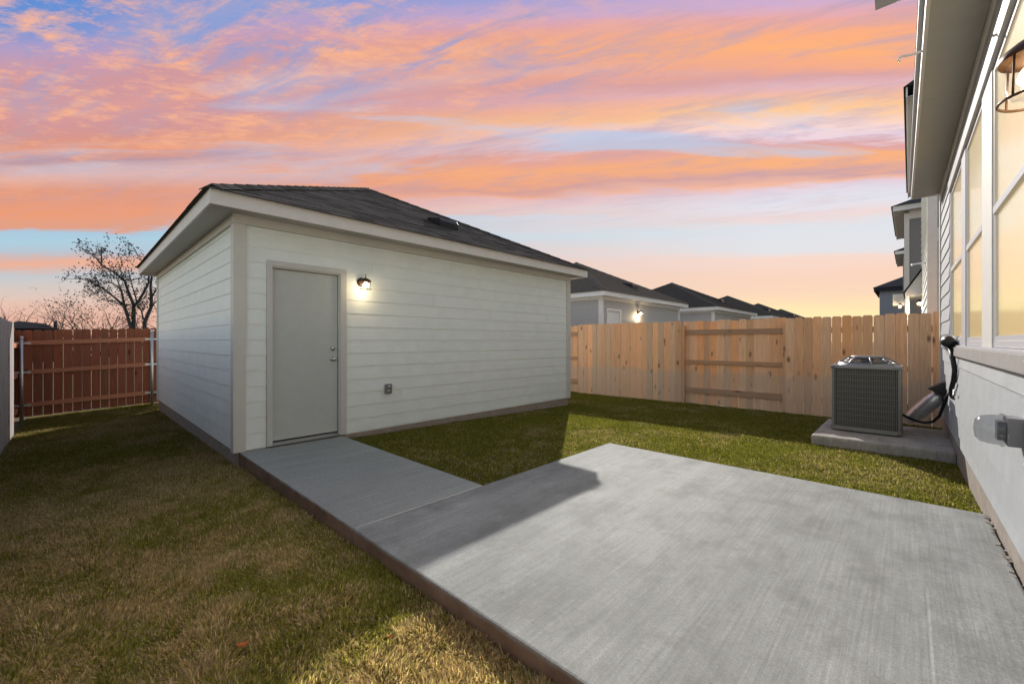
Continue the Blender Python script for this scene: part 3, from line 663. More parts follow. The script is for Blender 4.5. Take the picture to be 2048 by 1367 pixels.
# casings between windows
edges = [7.45] + [e for wv in win for e in wv] + [YN]
for k in range(0, len(edges), 2):
    a, b = edges[k], edges[k+1]
    build('window_casing', MB().box(HX-0.012, HX+0.011, b+0.001, a-0.001, wz0-0.002, wz1), M_TRIM if k == 4 else M_VINYL, hs, bevel=0.004)
for (ya, yb) in win:
    f = MB(); t_ = 0.034; x0, x1 = HX-0.004, HX+0.05
    f.box(x0,x1,yb,yb+t_,wz0,wz1).box(x0,x1,ya-t_,ya,wz0,wz1).box(x0,x1,yb+t_,ya-t_,wz0,wz0+0.045).box(x0,x1,yb+t_,ya-t_,wz1-0.04,wz1)
    wo = build('window', f, M_VINYL, hs, bevel=0.003)
    build('meeting_rail', MB().box(x0-0.006, x1-0.002, yb+t_+0.001, ya-t_-0.001, 2.075, 2.125), M_VINYL, wo, bevel=0.003)
    build('lower_sash', MB().box(x0+0.002,x1-0.004,yb+t_+0.001,yb+t_+0.024,wz0+0.046,2.074).box(x0+0.002,x1-0.004,ya-t_-0.024,ya-t_-0.001,wz0+0.046,2.074).box(x0+0.002,x1-0.004,yb+t_+0.0245,ya-t_-0.0245,wz0+0.046,wz0+0.075), M_VINYL, wo)
    for za, zc, nm in ((wz0+0.076, 2.074, 'pane'), (2.126, wz1-0.041, 'pane')):
        build(nm, MB().box(HX+0.004, HX+0.008, yb+t_+0.002, ya-t_-0.002, za, zc), M_WINGLASS, wo)
    build('roller_shade', MB().box(HX+0.012, HX+0.016, yb+0.030, ya-0.030, wz0+0.02, wz1-0.02), M_SHADE, wo)
# the wall core stands behind the shades
# eave
EX = HX-0.335
cuts = [YN, 0.6, 3.02, 5.45, 7.93, YE+0.09]
for a, b in zip(cuts[:-1], cuts[1:]):
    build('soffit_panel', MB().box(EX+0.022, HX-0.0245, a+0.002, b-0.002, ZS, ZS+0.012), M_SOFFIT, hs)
build('fascia', MB().box(EX, EX+0.021, YN, YE+0.095, ZS-0.014, ZS+0.150), M_FASCIA, hs, bevel=0.002)
build('fascia', MB().box(EX+0.0215, HX+4.5, YE+0.0725, YE+0.095, ZS-0.0135, ZS+0.150), M_FASCIA, hs)
build('drip_edge', MB().box(EX-0.030, EX-0.001, YN, YE+0.11, ZS+0.105, ZS+0.152), M_VINYL, hs)
rfm = MB().prism([(EX-0.033,YN,ZS+0.153),(HX+0.6,YN,ZS+0.153+0.45),(HX+0.6,YN,ZS+0.170+0.45),(EX-0.033,YN,ZS+0.166)], (0,YE+0.12-YN,0))
build('eave_roof', rfm, M_SHINGLE2, hs)
build('upper_roof', MB().prism([(HX-0.72,7.95,5.98),(HX+5,7.95,5.98),(HX+5,7.95,8.2),(HX+2.2,7.95,7.6),(HX-0.72,7.95,6.16)], (0,-10.9,0)), M_FASCIA, hs)
pp = MB().tube([(EX-0.001,4.55,ZS+0.02),(EX-0.06,4.53,ZS+0.01),(EX-0.115,4.5,ZS+0.008),(EX-0.130,4.49,ZS-0.005),(EX-0.133,4.488,ZS-0.03)], 0.009, 8)
build('overflow_pipe', pp, M_WHITE, hs, smooth=True)
hs.rotation_euler = (0, 0, HOUSE_ROT)

lantern(0.418, 1.93, 2.075, 'large lit bronze lantern on the near house wall under the eave', 1.17, power=1.1, face=(-1,0))

# weatherproof box with clear cover on the house wall
mt = thing('outlet_cover', (0.40, 3.30, 0.80), 'grey outlet box with round clear bubble cover on the house wall', 'outlet box')
build('box', MB().box(0.345, 0.402, 3.17, 3.31, 0.722, 0.862), M_ACTOP, mt, bevel=0.006)
build('bubble_cover', MB().lathe((0.3445,3.24,0.792),(-1,0,0),[(0,0.082),(0.012,0.084),(0.022,0.076),(0.055,0.074),(0.085,0.066),(0.102,0.045),(0.108,0.0)],24), M_CLEARCOVER, mt, smooth=True)
build('socket', MB().box(0.315,0.3447,3.20,3.28,0.745,0.84), M_PLASTIC, mt, bevel=0.004)

# ------------------------------------------------------------------ air conditioner and pad
slab('equipment_pad', -0.965, 0.375, 6.80, 8.42, -0.20, 0.0, M_PAD, 'concrete pad with chamfered edge under the air conditioner', 0.035)
ac = thing('air_conditioner', (-0.44, 7.72, 0.0), 'grey outdoor air conditioner unit standing on the concrete pad', 'air conditioner')
def rrect(cx, cy, hx, hy, r, n=6):
    pts = []
    for (sx, sy, a0) in ((1,1,0),(-1,1,90),(-1,-1,180),(1,-1,270)):
        for i in range(n+1):
            a = rad(a0 + 90*i/n); pts.append((cx+sx*(hx-r)+math.cos(a)*r, cy+sy*(hy-r)+math.sin(a)*r))
    return pts
ACX, ACY, AH = -0.445, 7.72, 0.365
def ring_prism(hx, hy, r, z0, z1):
    return MB().prism([(x, y, z0) for x, y in rrect(ACX, ACY, hx, hy, r)], (0,0,z1-z0))
build('base_pan', ring_prism(AH+0.006, AH+0.006, 0.075, 0.018, 0.070), M_ACBODY, ac, bevel=0.004)
build('foot', MB().box(ACX-0.28, ACX+0.28, ACY-0.30, ACY+0.30, 0.0005, 0.0175), M_BLACK, ac)
build('coil', ring_prism(AH-0.030, AH-0.030, 0.06, 0.0705, 0.862), M_ACCORE, ac)
bars = MB(); loop = rrect(ACX, ACY, AH-0.004, AH-0.004, 0.07, 5)
per = []
for i in range(len(loop)):
    a = Vector(loop[i]+(0,)); b = Vector(loop[(i+1) % len(loop)]+(0,)); L = (b-a).length; n = max(1, round(L/0.0175))
    for k in range(n): per.append((a.lerp(b, k/n), (b-a).normalized()))
for p, d in per:
    nn = Vector((d.y, -d.x, 0)); w2 = 0.0022
    bars.prism([tuple(p-d*w2-nn*0.004)[:2]+(0.071,), tuple(p+d*w2-nn*0.004)[:2]+(0.071,), tuple(p+d*w2+nn*0.004)[:2]+(0.071,), tuple(p-d*w2+nn*0.004)[:2]+(0.071,)], (0,0,0.79))
build('grille_bars', bars, M_ACBODY, ac, kind='stuff')
hz = MB()
for k in range(9):
    z = 0.16 + k*0.079; hz.tube([(x,y,z) for x, y in rrect(ACX, ACY, AH-0.001, AH-0.001, 0.07, 5)]+[rrect(ACX,ACY,AH-0.001,AH-0.001,0.07,5)[0]+(z,)], 0.0026, 5, False)
build('grille_hoops', hz, M_ACBODY, ac, kind='stuff')
for (sx, sy) in ((1,-1),(-1,-1),(1,1),(-1,1)):
    p0 = [(ACX+sx*(AH-0.07)+sx*math.cos(a)*0.074, ACY+sy*(AH-0.07)+sy*math.sin(a)*0.074) for a in [rad(q) for q in (28,45,62)]]
    p1 = [(ACX+sx*(AH-0.07)+sx*math.cos(a)*0.066, ACY+sy*(AH-0.07)+sy*math.sin(a)*0.066) for a in [rad(q) for q in (62,45,28)]]
    build('corner_post', MB().prism([q+(0.0705,) for q in p0+p1], (0,0,0.79)), M_ACBODY, ac)
build('centre_strip', MB().box(ACX-0.045, ACX-0.041, ACY-AH-0.004, ACY-AH+0.002, 0.071, 0.861), M_ACBODY, ac)
tc_ = build('top_cover', ring_prism(AH+0.012, AH+0.012, 0.085, 0.8625, 0.912), M_ACTOP, ac, bevel=0.012)
dm = MB()
for k in range(5):
    r0 = 0.31 - k*0.055
    dm.tube([(ACX+math.cos(a)*r0, ACY+math.sin(a)*r0, 0.94+k*0.022) for a in [i*math.pi/16 for i in range(33)]], 0.006, 6, False)
for k in range(8):
    a = k*math.pi/4+0.2; dm.tube([(ACX+math.cos(a)*r, ACY+math.sin(a)*r, z) for r, z in ((0.345,0.905),(0.30,0.955),(0.22,1.01),(0.09,1.028))], 0.010, 6)
build('fan_guard', dm, M_ACTOP, tc_, smooth=True)
build('fan_cap', MB().lathe((ACX,ACY,1.012),(0,0,1),[(0,0.18),(0.016,0.18),(0.026,0.165),(0.027,0)],24), M_ACTOP, tc_, smooth=True)
build('fan_shroud', MB().lathe((ACX,ACY,0.9121),(0,0,1),[(0,0.335),(0.02,0.325),(0.03,0.30),(0.004,0.29)],28), M_ACTOP, tc_, smooth=True)
build('fan_motor', MB().lathe((ACX,ACY,0.93),(0,0,1),[(0,0.07),(0.08,0.07),(0.081,0)],16), M_BLACK, tc_, smooth=True)
bl = MB()
for k in range(4):
    a = k*math.pi/2+0.5; c_, s_ = math.cos(a), math.sin(a)
    bl.prism([(ACX+c_*0.07-s_*0.03, ACY+s_*0.07+c_*0.03, 0.925),(ACX+c_*0.27-s_*0.10, ACY+s_*0.27+c_*0.10, 0.930),(ACX+c_*0.27+s_*0.08, ACY+s_*0.27-c_*0.08, 0.950),(ACX+c_*0.07+s_*0.03, ACY+s_*0.07-c_*0.03, 0.940)], (0,0,0.004))
build('fan_blade', bl, M_BLACK, tc_)

# line set, foil sleeve and conduit at the house corner
ls = thing('refrigerant_line', (0.30, 8.3, 0.0), 'black insulated hose looping from the air conditioner to the house wall', 'hose')
build('hose', MB().tube([(-0.085,7.86,0.24),(-0.03,7.9,0.20),(0.05,7.95,0.155),(0.14,7.98,0.135),(0.22,7.95,0.165),(0.275,7.85,0.26),(0.305,7.75,0.40),(0.33,7.66,0.52),(0.36,7.6,0.60),(0.40,7.58,0.61)], 0.017, 10), M_BLACK, ls, smooth=True)
fs = thing('foil_sleeve', (0.22, 8.2, 0.0), 'crinkled silver foil duct sleeve slanting down from the house wall', 'foil sleeve')
pts = [Vector((0.31,8.15,0.53)).lerp(Vector((-0.03,8.26,0.10)), i/12) for i in range(13)]
build('sleeve', MB().tube(pts, [0.055,0.075,0.088,0.092,0.095,0.092,0.094,0.090,0.092,0.086,0.082,0.07,0.045], 14), M_FOIL, fs, smooth=True)
ud = thing('cable_conduit', (0.34, 7.4, 0.7), 'black conduit and weather hood running down the house corner', 'conduit')
build('weather_hood', MB().lathe((0.30,6.55,1.235),(-0.25,-0.35,0.2),[(-0.06,0.045),(0.0,0.062),(0.03,0.06),(0.05,0.045),(0.06,0.0)],18), M_BLACK, ud, smooth=True)
build('hood_plate', MB().lathe((0.335,6.62,1.215),(-0.25,-0.35,0.2),[(-0.02,0.09),(0.012,0.09),(0.013,0.0)],18), M_VINYL, ud, smooth=True)
build('conduit', MB().tube([(0.31,6.55,1.18),(0.325,6.45,1.06),(0.338,6.4,0.94),(0.335,6.5,0.83),(0.325,6.7,0.70),(0.34,6.9,0.62),(0.36,7.2,0.58)], 0.022, 10), M_BLACK, ud, smooth=True)
build('hook', MB().tube([(0.335,6.5,0.72),(0.33,6.4,0.67),(0.332,6.33,0.69),(0.334,6.31,0.74)], 0.008, 8), M_GALV, ud, smooth=True)
rb = thing('roof_boot', (0.30, 8.0, 0.6), 'black wedge shaped rain boot above the silver foil sleeve', 'pipe boot')
build('wedge', MB().prism([(0.17,7.95,0.60),(0.33,7.95,0.70),(0.36,7.95,0.70),(0.36,7.95,0.55),(0.24,7.95,0.555)], (0.0,0.22,0.0)), M_BLACK, rb, bevel=0.008)
build('collar', MB().box(0.30,0.40,7.93,8.20,0.44,0.5495), M_BLACK, rb, bevel=0.006)

# ------------------------------------------------------------------ neighbouring houses beyond the fence, right
NG = 'two storey houses in a row beyond the fence'
def nb_boards(parent, x, y0, y1, z0, z1, m, expo=0.20):
    mb = MB(); z = z0
    while z < z1:
        zt = min(z+expo, z1)+0.02
        mb.prism([(x,y0,z),(x-0.028,y0,z),(x-0.028,y0,z+0.004),(x-0.006,y0,zt),(x,y0,zt)], (0,y1-y0,0)); z += expo
    build('lap_siding', mb, m, parent, kind='stuff')
h2 = thing('neighbor_house', (3, 15, -0.2), 'two storey white sided house just beyond the fence with a lean-to porch', 'house', NG)
build('wall', MB().box(0.27, 6, 11.5, 18.5, -0.2, 5.98), M_GREYSIDE, h2)
nb_boards(h2, 0.268, 11.62, 18.4, 0.0, 5.9, M_SIDING)
build('corner_trim', MB().box(0.235, 0.375, 11.46, 11.498, -0.2, 5.9).box(0.235, 0.266, 11.4985, 11.60, -0.2, 5.9), M_FASCIA, h2)
build('belt_band', MB().box(0.3755, 6.0, 11.46, 11.498, 3.17, 3.42), M_FASCIA, h2)
mb = MB(); z = -0.1
while z < 3.1: mb.prism([(0.3765,11.499,z),(0.3765,11.475,z),(0.3765,11.494,z+0.24),(0.3765,11.499,z+0.24)], (5.6,0,0)); z += 0.22
build('lap_siding', mb, M_TRIM, h2, kind='stuff')
build('soffit', MB().box(-0.04, 6.3, 11.2, 19.0, 5.985, 6.0), M_SOFFIT, h2)
build('fascia', MB().box(-0.065, -0.041, 11.15, 19.05, 5.97, 6.16), M_FASCIA, h2)
build('roof', MB().prism([(-0.10,11.1,6.161),(6.4,11.1,6.161),(3.1,11.1,8.0)], (0,8,0)), M_DARKROOF, h2)
build('porch', MB().prism([(-0.125,17.6,2.62),(0.262,17.6,2.62),(0.262,17.6,3.40),(-0.125,17.6,2.72)], (0,2.2,0)), M_FASCIA, h2)
build('porch_roof', MB().prism([(-0.16,17.5,2.70),(0.262,17.5,3.44),(0.262,17.5,3.48),(-0.16,17.5,2.74)], (0,2.4,0)), M_DARKROOF, h2)
build('porch_post', MB().box(-0.115,-0.02,17.65,17.75,-0.2,2.619), M_WHITE, h2)
build('vent_pipe', MB().tube([(0.25,13.2,3.0),(0.10,13.2,3.0),(0.03,13.2,2.99),(0.01,13.2,2.95)], 0.018, 8), M_GALV, h2, smooth=True)
h3 = thing('neighbor_house', (3, 24, -0.2), 'two storey grey house second beyond the fence, roof eave reaching left', 'house', NG)
build('wall', MB().box(-0.10, 6, 21.0, 27, -0.2, 5.98), M_MIDGREY, h3)
build('corner_trim', MB().box(-0.17, -0.03, 20.96, 20.998, -0.2, 5.9).box(-0.17,-0.102,20.9985,21.1,-0.2,5.9), M_FASCIA, h3)
build('frieze_board', MB().box(-0.0295, 6.0, 20.96, 20.998, 5.68, 5.98), M_FASCIA, h3)
build('soffit', MB().box(-0.44, 6.2, 20.7, 26.5, 5.985, 6.0), M_SOFFIT, h3)
build('fascia', MB().box(-0.47, -0.4405, 20.65, 26.55, 5.97, 6.15), M_FASCIA, h3)
build('fascia', MB().box(-0.44, 6.2, 20.65, 20.699, 5.97, 6.15), M_FASCIA, h3)
build('roof', MB().prism([(-0.52,20.6,6.151),(6.4,20.6,6.151),(3.0,26.6,8.0)], (0,0.01,0)) if False else MB().prism([(-0.52,20.6,6.151),(3.2,23.6,7.9),(-0.52,26.6,6.151)], (3.5,0,0)), M_DARKROOF, h3)
build('porch', MB().box(-0.62, -0.105, 27.2, 29.4, 2.95, 3.5), M_FASCIA, h3)
h4 = thing('neighbor_house', (3, 33, -0.2), 'two storey grey house third beyond the fence, mostly hidden behind the second', 'house', NG)
build('wall', MB().box(-0.30, 6, 31.2, 36, -0.2, 5.98), M_MIDGREY, h4)
build('soffit', MB().box(-0.585, 6.2, 30.95, 36.2, 5.985, 6.0), M_SOFFIT, h4)
build('fascia', MB().box(-0.61, -0.586, 30.9, 36.25, 5.97, 6.15).box(-0.5855, 6.2, 30.9, 30.949, 5.97, 6.15), M_FASCIA, h4)
build('roof', MB().prism([(-0.66,30.85,6.151),(3.2,33.5,7.9),(-0.66,36.3,6.151)], (3.5,0,0)), M_DARKROOF, h4)
h5 = thing('neighbor_house', (1, 43, -0.2), 'blue grey house with black hip roof farthest along the fence', 'house', NG)
build('wall', MB().box(-1.62, 5, 40.2, 46, -0.2, 5.0), M_BLUEGREY, h5)
build('fascia', MB().box(-1.92, 5.3, 39.85, 39.9, 4.85, 5.1).box(-1.92,-1.87,39.9005,46.3,4.85,5.1), M_DARKROOF, h5)
build('roof', MB().prism([(-1.97,39.8,5.101),(1.6,43,6.9),(-1.97,46.4,5.101)], (3.5,0,0)), M_DARKROOF, h5)
lantern(0.19, 17.58, 2.42, 'lit porch lantern under the lean-to of the nearest house beyond the fence', 1.15, power=6, face=(0,-1))
lantern(-0.36, 26.9, 2.95, 'lit porch lantern under the farther porch beyond the fence', 1.4, power=10, face=(0,-1))
lantern(-7.235, 14.25, 2.30, 'lit lantern beside the white door of the grey garage beyond the fence', 1.05, power=5, face=(1,0))

# ------------------------------------------------------------------ trees and far house on the left
F_ = 836.5
def px3(x, y, X):
    d = FWD*F_ + RGT*(x-1024) + Vector((0,0,1))*(682.3-y); t = X/d.x; return Vector((0,0,EYE)) + d*t
def grow(mb, leaves, p, d, L, r, depth, R, spread=0.7, leafy=0.7, up=0.12):
    pts = [p]; rs = [r]; n = 3
    for i in range(n):
        d = (d + Vector((R.gauss(0,1),R.gauss(0,1),R.gauss(0,1)))*0.16 + Vector((0,0,up))*0.5).normalized(); p = p + d*(L/n); pts.append(p); rs.append(r*(1-0.55*(i+1)/n))
    mb.tube(pts, rs, 5 if r > 0.012 else 3, False)
    if depth == 0:
        if R.random() < leafy: leaves.append(p)
        return
    k = R.choice((2,3,3))
    for i in range(k):
        q = pts[R.choice((1,2,3,3))]; a = Vector((R.gauss(0,1),R.gauss(0,1),R.gauss(0,0.8))).normalized()
        grow(mb, leaves, q, (d + a*spread).normalized(), L*R.uniform(0.55,0.8), rs[-1]*0.9, depth-1, R, spread, leafy, up)
def leaf_mesh(leaves, R, size, n):
    mb = MB()
    for c in leaves:
        for i in range(n):
            p = c + Vector((R.gauss(0,1),R.gauss(0,1),R.gauss(0,1)))*size*0.9; a = Vector((R.gauss(0,1),R.gauss(0,1),R.gauss(0,1))).normalized(); b = a.orthogonal().normalized()
            s = size*R.uniform(0.5,1.0); mb.poly([p-a*s*0.5, p+b*s*0.32, p+a*s*0.5, p-b*s*0.32])
    return mb
R = random.Random(11); XT = -24.0
def Z6(a, b): return (140+a*0.1463, 470+b*0.1463)
limbs = [([(870,1420),(870,1150),(872,960)],0.115,0.095), ([(872,960),(800,780),(745,620),(610,510),(430,410),(432,300),(420,190)],0.085,0.022),
 ([(610,510),(720,590),(690,460),(720,350)],0.03,0.015), ([(430,410),(360,320),(300,260),(200,190)],0.035,0.012),
 ([(872,960),(920,930),(1010,780),(1075,650),(1075,540),(1040,420)],0.085,0.03), ([(920,930),(870,760),(820,580),(795,470)],0.04,0.015),
 ([(1020,1420),(1020,1190),(1110,980),(1115,850),(1100,700),(1120,560),(1150,470)],0.115,0.04), ([(1115,850),(1190,720),(1220,640)],0.05,0.02),
 ([(830,1420),(830,1250),(760,1030),(730,900),(700,740),(580,660),(500,630)],0.095,0.02), ([(740,960),(560,810),(440,720),(300,650),(200,610),(120,600)],0.06,0.012),
 ([(1000,1150),(980,1040),(920,950)],0.05,0.03), ([(560,810),(430,770),(330,790)],0.025,0.01), ([(740,1000),(650,900),(520,900),(430,880)],0.03,0.01),
 ([(1110,980),(1180,900),(1230,870)],0.04,0.02), ([(700,740),(640,600),(560,540),(500,540)],0.03,0.012), ([(1040,420),(930,290),(880,190)],0.03,0.01)]
tr = thing('bare_tree', (XT, float(px3(265,655,XT).y), -0.3), 'tall many limbed winter tree with dark clustered leaves rising behind the stained fence', 'tree')
trunk = MB(); leaves = []
for pts, r0, r1 in limbs:
    dep = R.uniform(-1.0, 1.0); W = []
    for i, q in enumerate(pts):
        x, y = Z6(*q); k = 0 if i == 0 else dep*i/len(pts)
        W.append(px3(x, y, XT+k))
    r0, r1 = r0*0.74, r1*0.7
    n = len(W); trunk.tube(W, [r0+(r1-r0)*i/(n-1) for i in range(n)], 7, False)
    for i in range(1, n):
        for rep in range(3):
            if W[i].z < 2.2: continue
            q = W[i-1].lerp(W[i], R.random()); d = (W[i]-W[i-1]).normalized()
            grow(trunk, leaves, q, (d+Vector((R.gauss(0,1),R.gauss(0,1),R.gauss(0.2,0.8)))*0.8).normalized(), R.uniform(0.22,0.42), 0.012, 2, R, 0.8, 0.30)
    leaves += [W[-1]]*2
build('trunk', trunk, M_BARK, tr, smooth=True)
build('crown', leaf_mesh(leaves, R, 0.105, 6), M_LEAFD, tr)

def small_tree(X, x, y0, y1, label, seed, leafy=0.3, spreadpx=40, lsize=0.1):
    R = random.Random(seed); b = px3(x, y0, X); top = px3(x, y1, X); t = thing('bare_tree', (b.x, b.y, -0.3), label, 'tree', 'winter trees behind the stained fence')
    mb = MB(); lv = []; H = (top.z - 0.4)*1.2
    for k in range(5):
        d = Vector((R.gauss(0,0.3), R.gauss(0,0.45), 1)).normalized()
        grow(mb, lv, Vector((b.x, b.y+R.uniform(-0.2,0.2), 0.4)), d, H*0.48, 0.05*abs(X)/26, 4, R, 0.75, leafy, 0.10)
    mb.tube([(b.x,b.y,-0.4),(b.x,b.y,0.5)], 0.09*abs(X)/26, 7)
    build('trunk', mb, M_BARK, t, smooth=True)
    if lv: build('crown', leaf_mesh(lv, R, lsize, 3), M_LEAFD, t)
small_tree(-27, 150, 655, 618, 'low dark leafy winter tree over the stained fence', 3, 0.6)
small_tree(-30, 186, 655, 612, 'gnarled bare tree beside the tall winter tree over the stained fence', 5, 0.12)
small_tree(-32, 225, 655, 628, 'small twiggy tree between the gnarled tree and the tall tree', 8, 0.3)
small_tree(-60, 62, 655, 622, 'wide pale bare tree far away above the dark roof', 13, 0.0)
small_tree(-28, 306, 655, 590, 'bushy winter tree close to the garage corner', 21, 0.5)
small_tree(-60, -8, 655, 620, 'distant bare tree at the left edge above the grey fence', 17, 0.0)
fh = thing('far_house', (-45, -2.2, -0.3), 'far dark house with low hip roof and chimney above the stained fence', 'house')
build('wall', MB().box(-52, -45, -3.6, -0.75, -0.3, 2.2), M_FARHOUSE, fh)
r_ = build('roof', MB().poly([(-44.7,-3.9,2.15),(-44.7,-0.8,2.15),(-47,-1.5,2.58),(-47,-2.7,2.72)]).poly([(-52.3,-3.9,2.15),(-44.7,-3.9,2.15),(-47,-2.7,2.72)]).poly([(-44.7,-0.8,2.15),(-52.3,-0.8,2.15),(-47,-1.5,2.58)]).poly([(-52.3,-0.8,2.15),(-52.3,-3.9,2.15),(-47,-2.7,2.72),(-47,-1.5,2.58)]), M_FARHOUSE, fh)
build('chimney', MB().box(-46.2,-45.9,-1.0,-0.82,2.1,2.75), M_FARHOUSE, r_)

# ------------------------------------------------------------------ grass
def vnoise(x, y, sc, seed):
    g = np.random.RandomState(seed).rand(256, 256); xx = x*sc + 1000; yy = y*sc + 1000
    xi = np.floor(xx).astype(int); yi = np.floor(yy).astype(int); fx = xx-xi; fy = yy-yi; fx = fx*fx*(3-2*fx); fy = fy*fy*(3-2*fy)
    a = g[xi % 256, yi % 256]; b = g[(xi+1) % 256, yi % 256]; c = g[xi % 256, (yi+1) % 256]; d = g[(xi+1) % 256, (yi+1) % 256]
    return (a*(1-fx)+b*fx)*(1-fy) + (c*(1-fx)+d*fx)*fy
def fbm(x, y, sc, seed): return 0.5*vnoise(x,y,sc,seed)+0.3*vnoise(x,y,sc*2.1,seed+1)+0.2*vnoise(x,y,sc*4.3,seed+2)

def m_grass(name):
    m = bpy.data.materials.new(name); m.use_nodes = True; t = NT(m.node_tree); t.n.clear()
    at = t.new('ShaderNodeAttribute', attribute_name='blade_colour')
    df = t.new('ShaderNodeBsdfDiffuse'); tl = t.new('ShaderNodeBsdfTranslucent')
    t.l.new(at.outputs['Color'], df.inputs[0]); t.put(tl.inputs[0], t.mix(1.0, at.outputs['Color'], (1.25,1.25,0.75,1), 'MULTIPLY'))
    mx = t.new('ShaderNodeMixShader'); mx.inputs[0].default_value = 0.48; t.l.new(df.outputs[0], mx.inputs[1]); t.l.new(tl.outputs[0], mx.inputs[2])
    t.l.new(mx.outputs[0], t.new('ShaderNodeOutputMaterial').inputs[0]); return m
M_GRASS = m_grass('grass_blade')
def grass(name, pts, seed, dry, hbase, label, wbase=0.0032, tone=1.0):
    rs = np.random.RandomState(seed); x, y = pts[:,0], pts[:,1]; n = len(x); z = gz(x, y) - 0.014
    patch = fbm(x, y, 1.5, seed); tuft = fbm(x, y, 5.5, seed+9); fine = vnoise(x, y, 22, seed+17)
    h = hbase*(0.55+0.9*tuft)*(0.7+0.6*rs.rand(n)); 
    ang = rs.rand(n)*2*np.pi; lean = np.abs(rs.normal(0.7, 0.55, n)); ld = (vnoise(x,y,3.3,seed+4)*2-0.5)*2*np.pi + rs.normal(0,1.0,n)
    wv = wbase*(0.7+0.7*rs.rand(n))
    dx, dy = np.cos(ld)*lean*h, np.sin(ld)*lean*h; hz = h/np.sqrt(1+lean**2*0.8)
    bx, by = np.cos(ang)*wv, np.sin(ang)*wv
    V = np.empty((n, 5, 3))
    V[:,0] = np.stack([x-bx, y-by, z], 1); V[:,1] = np.stack([x+bx, y+by, z], 1)
    V[:,2] = np.stack([x+dx*0.42+bx*0.8, y+dy*0.42+by*0.8, z+hz*0.62], 1); V[:,3] = np.stack([x+dx*0.42-bx*0.8, y+dy*0.42-by*0.8, z+hz*0.62], 1)
    V[:,4] = np.stack([x+dx, y+dy, z+hz], 1)
    dr = np.clip(dry(x, y) + (patch-0.5)*1.7 + (fine-0.5)*0.6 + (tuft-0.5)*1.0, 0.03, 0.97); isdry = rs.rand(n) < dr
    gcol = np.array([0.180,0.190,0.042]); gcol2 = np.array([0.33,0.305,0.075]); tcol = np.array([0.58,0.50,0.30]); tcol2 = np.array([0.37,0.26,0.16])
    r1 = rs.rand(n)[:,None]; col = np.where(isdry[:,None], tcol*(1-r1)+tcol2*r1, gcol*(1-r1)+gcol2*r1)
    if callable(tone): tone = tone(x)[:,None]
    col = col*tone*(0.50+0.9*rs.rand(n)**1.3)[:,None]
    me = bpy.data.meshes.new(name); me.vertices.add(n*5); me.vertices.foreach_set('co', V.reshape(-1))
    base = (np.arange(n)*5)[:,None]
    quads = base + np.array([0,1,2,3]); tris = base + np.array([3,2,4])
    loops = np.concatenate([quads, tris], 1).reshape(-1); me.loops.add(len(loops)); me.loops.foreach_set('vertex_index', loops.astype(np.int32))
    st = (np.arange(n)*7)[:,None] + np.array([0,4]); me.polygons.add(n*2); me.polygons.foreach_set('loop_start', st.reshape(-1).astype(np.int32))
    me.polygons.foreach_set('loop_total', np.tile([4,3], n).astype(np.int32))
    me.update(calc_edges=True)
    a = me.attributes.new('blade_colour', 'FLOAT_COLOR', 'POINT'); c4 = np.ones((n,5,4)); c4[:,:,:3] = col[:,None,:]; a.data.foreach_set('color', c4.reshape(-1))
    me.materials.append(M_GRASS); o = bpy.data.objects.new(name, me); COL.objects.link(o); return props(o, label, 'grass', None, 'stuff')
def scatter(n, x0, x1, y0, y1, seed, rej, dens=None):
    rs = np.random.RandomState(seed); p = np.stack([rs.uniform(x0,x1,n), rs.uniform(y0,y1,n)], 1); k = ~rej(p[:,0], p[:,1])
    if dens is not None: k &= rs.rand(n) < dens(p[:,0], p[:,1])
    return p[k]
rejL = lambda x, y: (y > 1.268) | ((x < -5.44) & (x > -11.56) & (y > 1.245))
left_pts = scatter(1000000, -13.2, 1.6, -0.66, 1.275, 1, rejL, lambda x, y: np.clip(1.25 - 0.115*np.hypot(x+0.5, y), 0.34, 1.0))
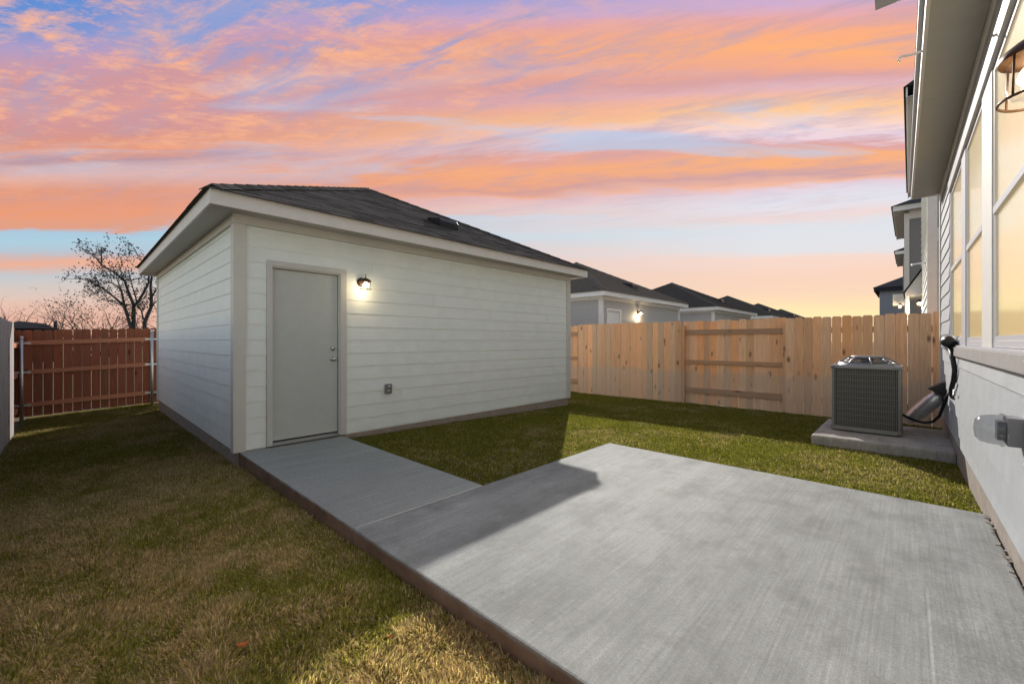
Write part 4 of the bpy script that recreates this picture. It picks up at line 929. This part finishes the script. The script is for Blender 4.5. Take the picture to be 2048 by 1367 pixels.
grass('grass', left_pts, 31, lambda x, y: 0.66 - 0.36*sstep(4.0, 9.5, -x) , 0.037, 'half dry brown and green lawn left of the walk', 0.0029, lambda x: 0.68 + 0.68*sstep(-8.0, -3.0, x))  # garage shade painted into blade colour: tone darkens toward the far end
def rejC(x, y):
    return ((x < -5.44) & (y < 7.53)) | ((x < -2.665) & (x > -5.5) & (y < 2.455)) | ((x > -2.682) & (y < 4.538)) | ((x > -0.97) & (y > 6.79) & (y < 8.43)) | (x > 0.40)
cen_pts = scatter(560000, -9.0, 0.42, 2.44, 9.66, 2, rejC)
grass('grass', cen_pts, 57, lambda x, y: 0.05 + 0.12*sstep(6.5, 2.5, y), 0.029, 'green lawn between the garage, patio and cedar fence', 0.0036, np.array([0.86,0.90,0.80]))
bk = scatter(40000, -12.95, -11.6, 1.25, 7.0, 5, lambda x, y: y < 1.2)
grass('grass', bk, 77, lambda x, y: 0.3 + 0*x, 0.045, 'green strip of lawn behind the white garage', 0.004)

# fallen leaves
def leaf(x, y, s, rot, label):
    mb = MB(); z = float(gz(x, y)) + 0.036; c, s_ = math.cos(rot), math.sin(rot)
    pts = [(-0.5,0,0.006),(-0.2,0.22,0.0),(0.15,0.26,0.004),(0.5,0.02,0.016),(0.18,-0.22,0.0),(-0.2,-0.2,0.004)]
    mb.poly([(x+(a*c-b*s_)*s, y+(a*s_+b*c)*s, z+h) for a, b, h in pts])
    o = build('fallen_leaf', mb, M_LEAFO, None); sm = o.modifiers.new('thick', 'SOLIDIFY'); sm.thickness = 0.0015
    return props(o, label, 'leaf', 'orange leaves fallen on the dry lawn')
def gpt(x, y, z):
    d = FWD*F_ + RGT*(x-1024) + Vector((0,0,1))*(682.3-y); return Vector((0,0,EYE)) + d*((z-EYE)/d.z)
p = gpt(485, 1312, -0.15); leaf(p.x, p.y, 0.055, 1.0, 'larger orange dead leaf fallen on the dry lawn, farther from the patio')
p = gpt(780, 1305, -0.14); leaf(p.x, p.y, 0.032, 0.2, 'tiny orange dead leaf fallen on the dry lawn, nearer the patio')
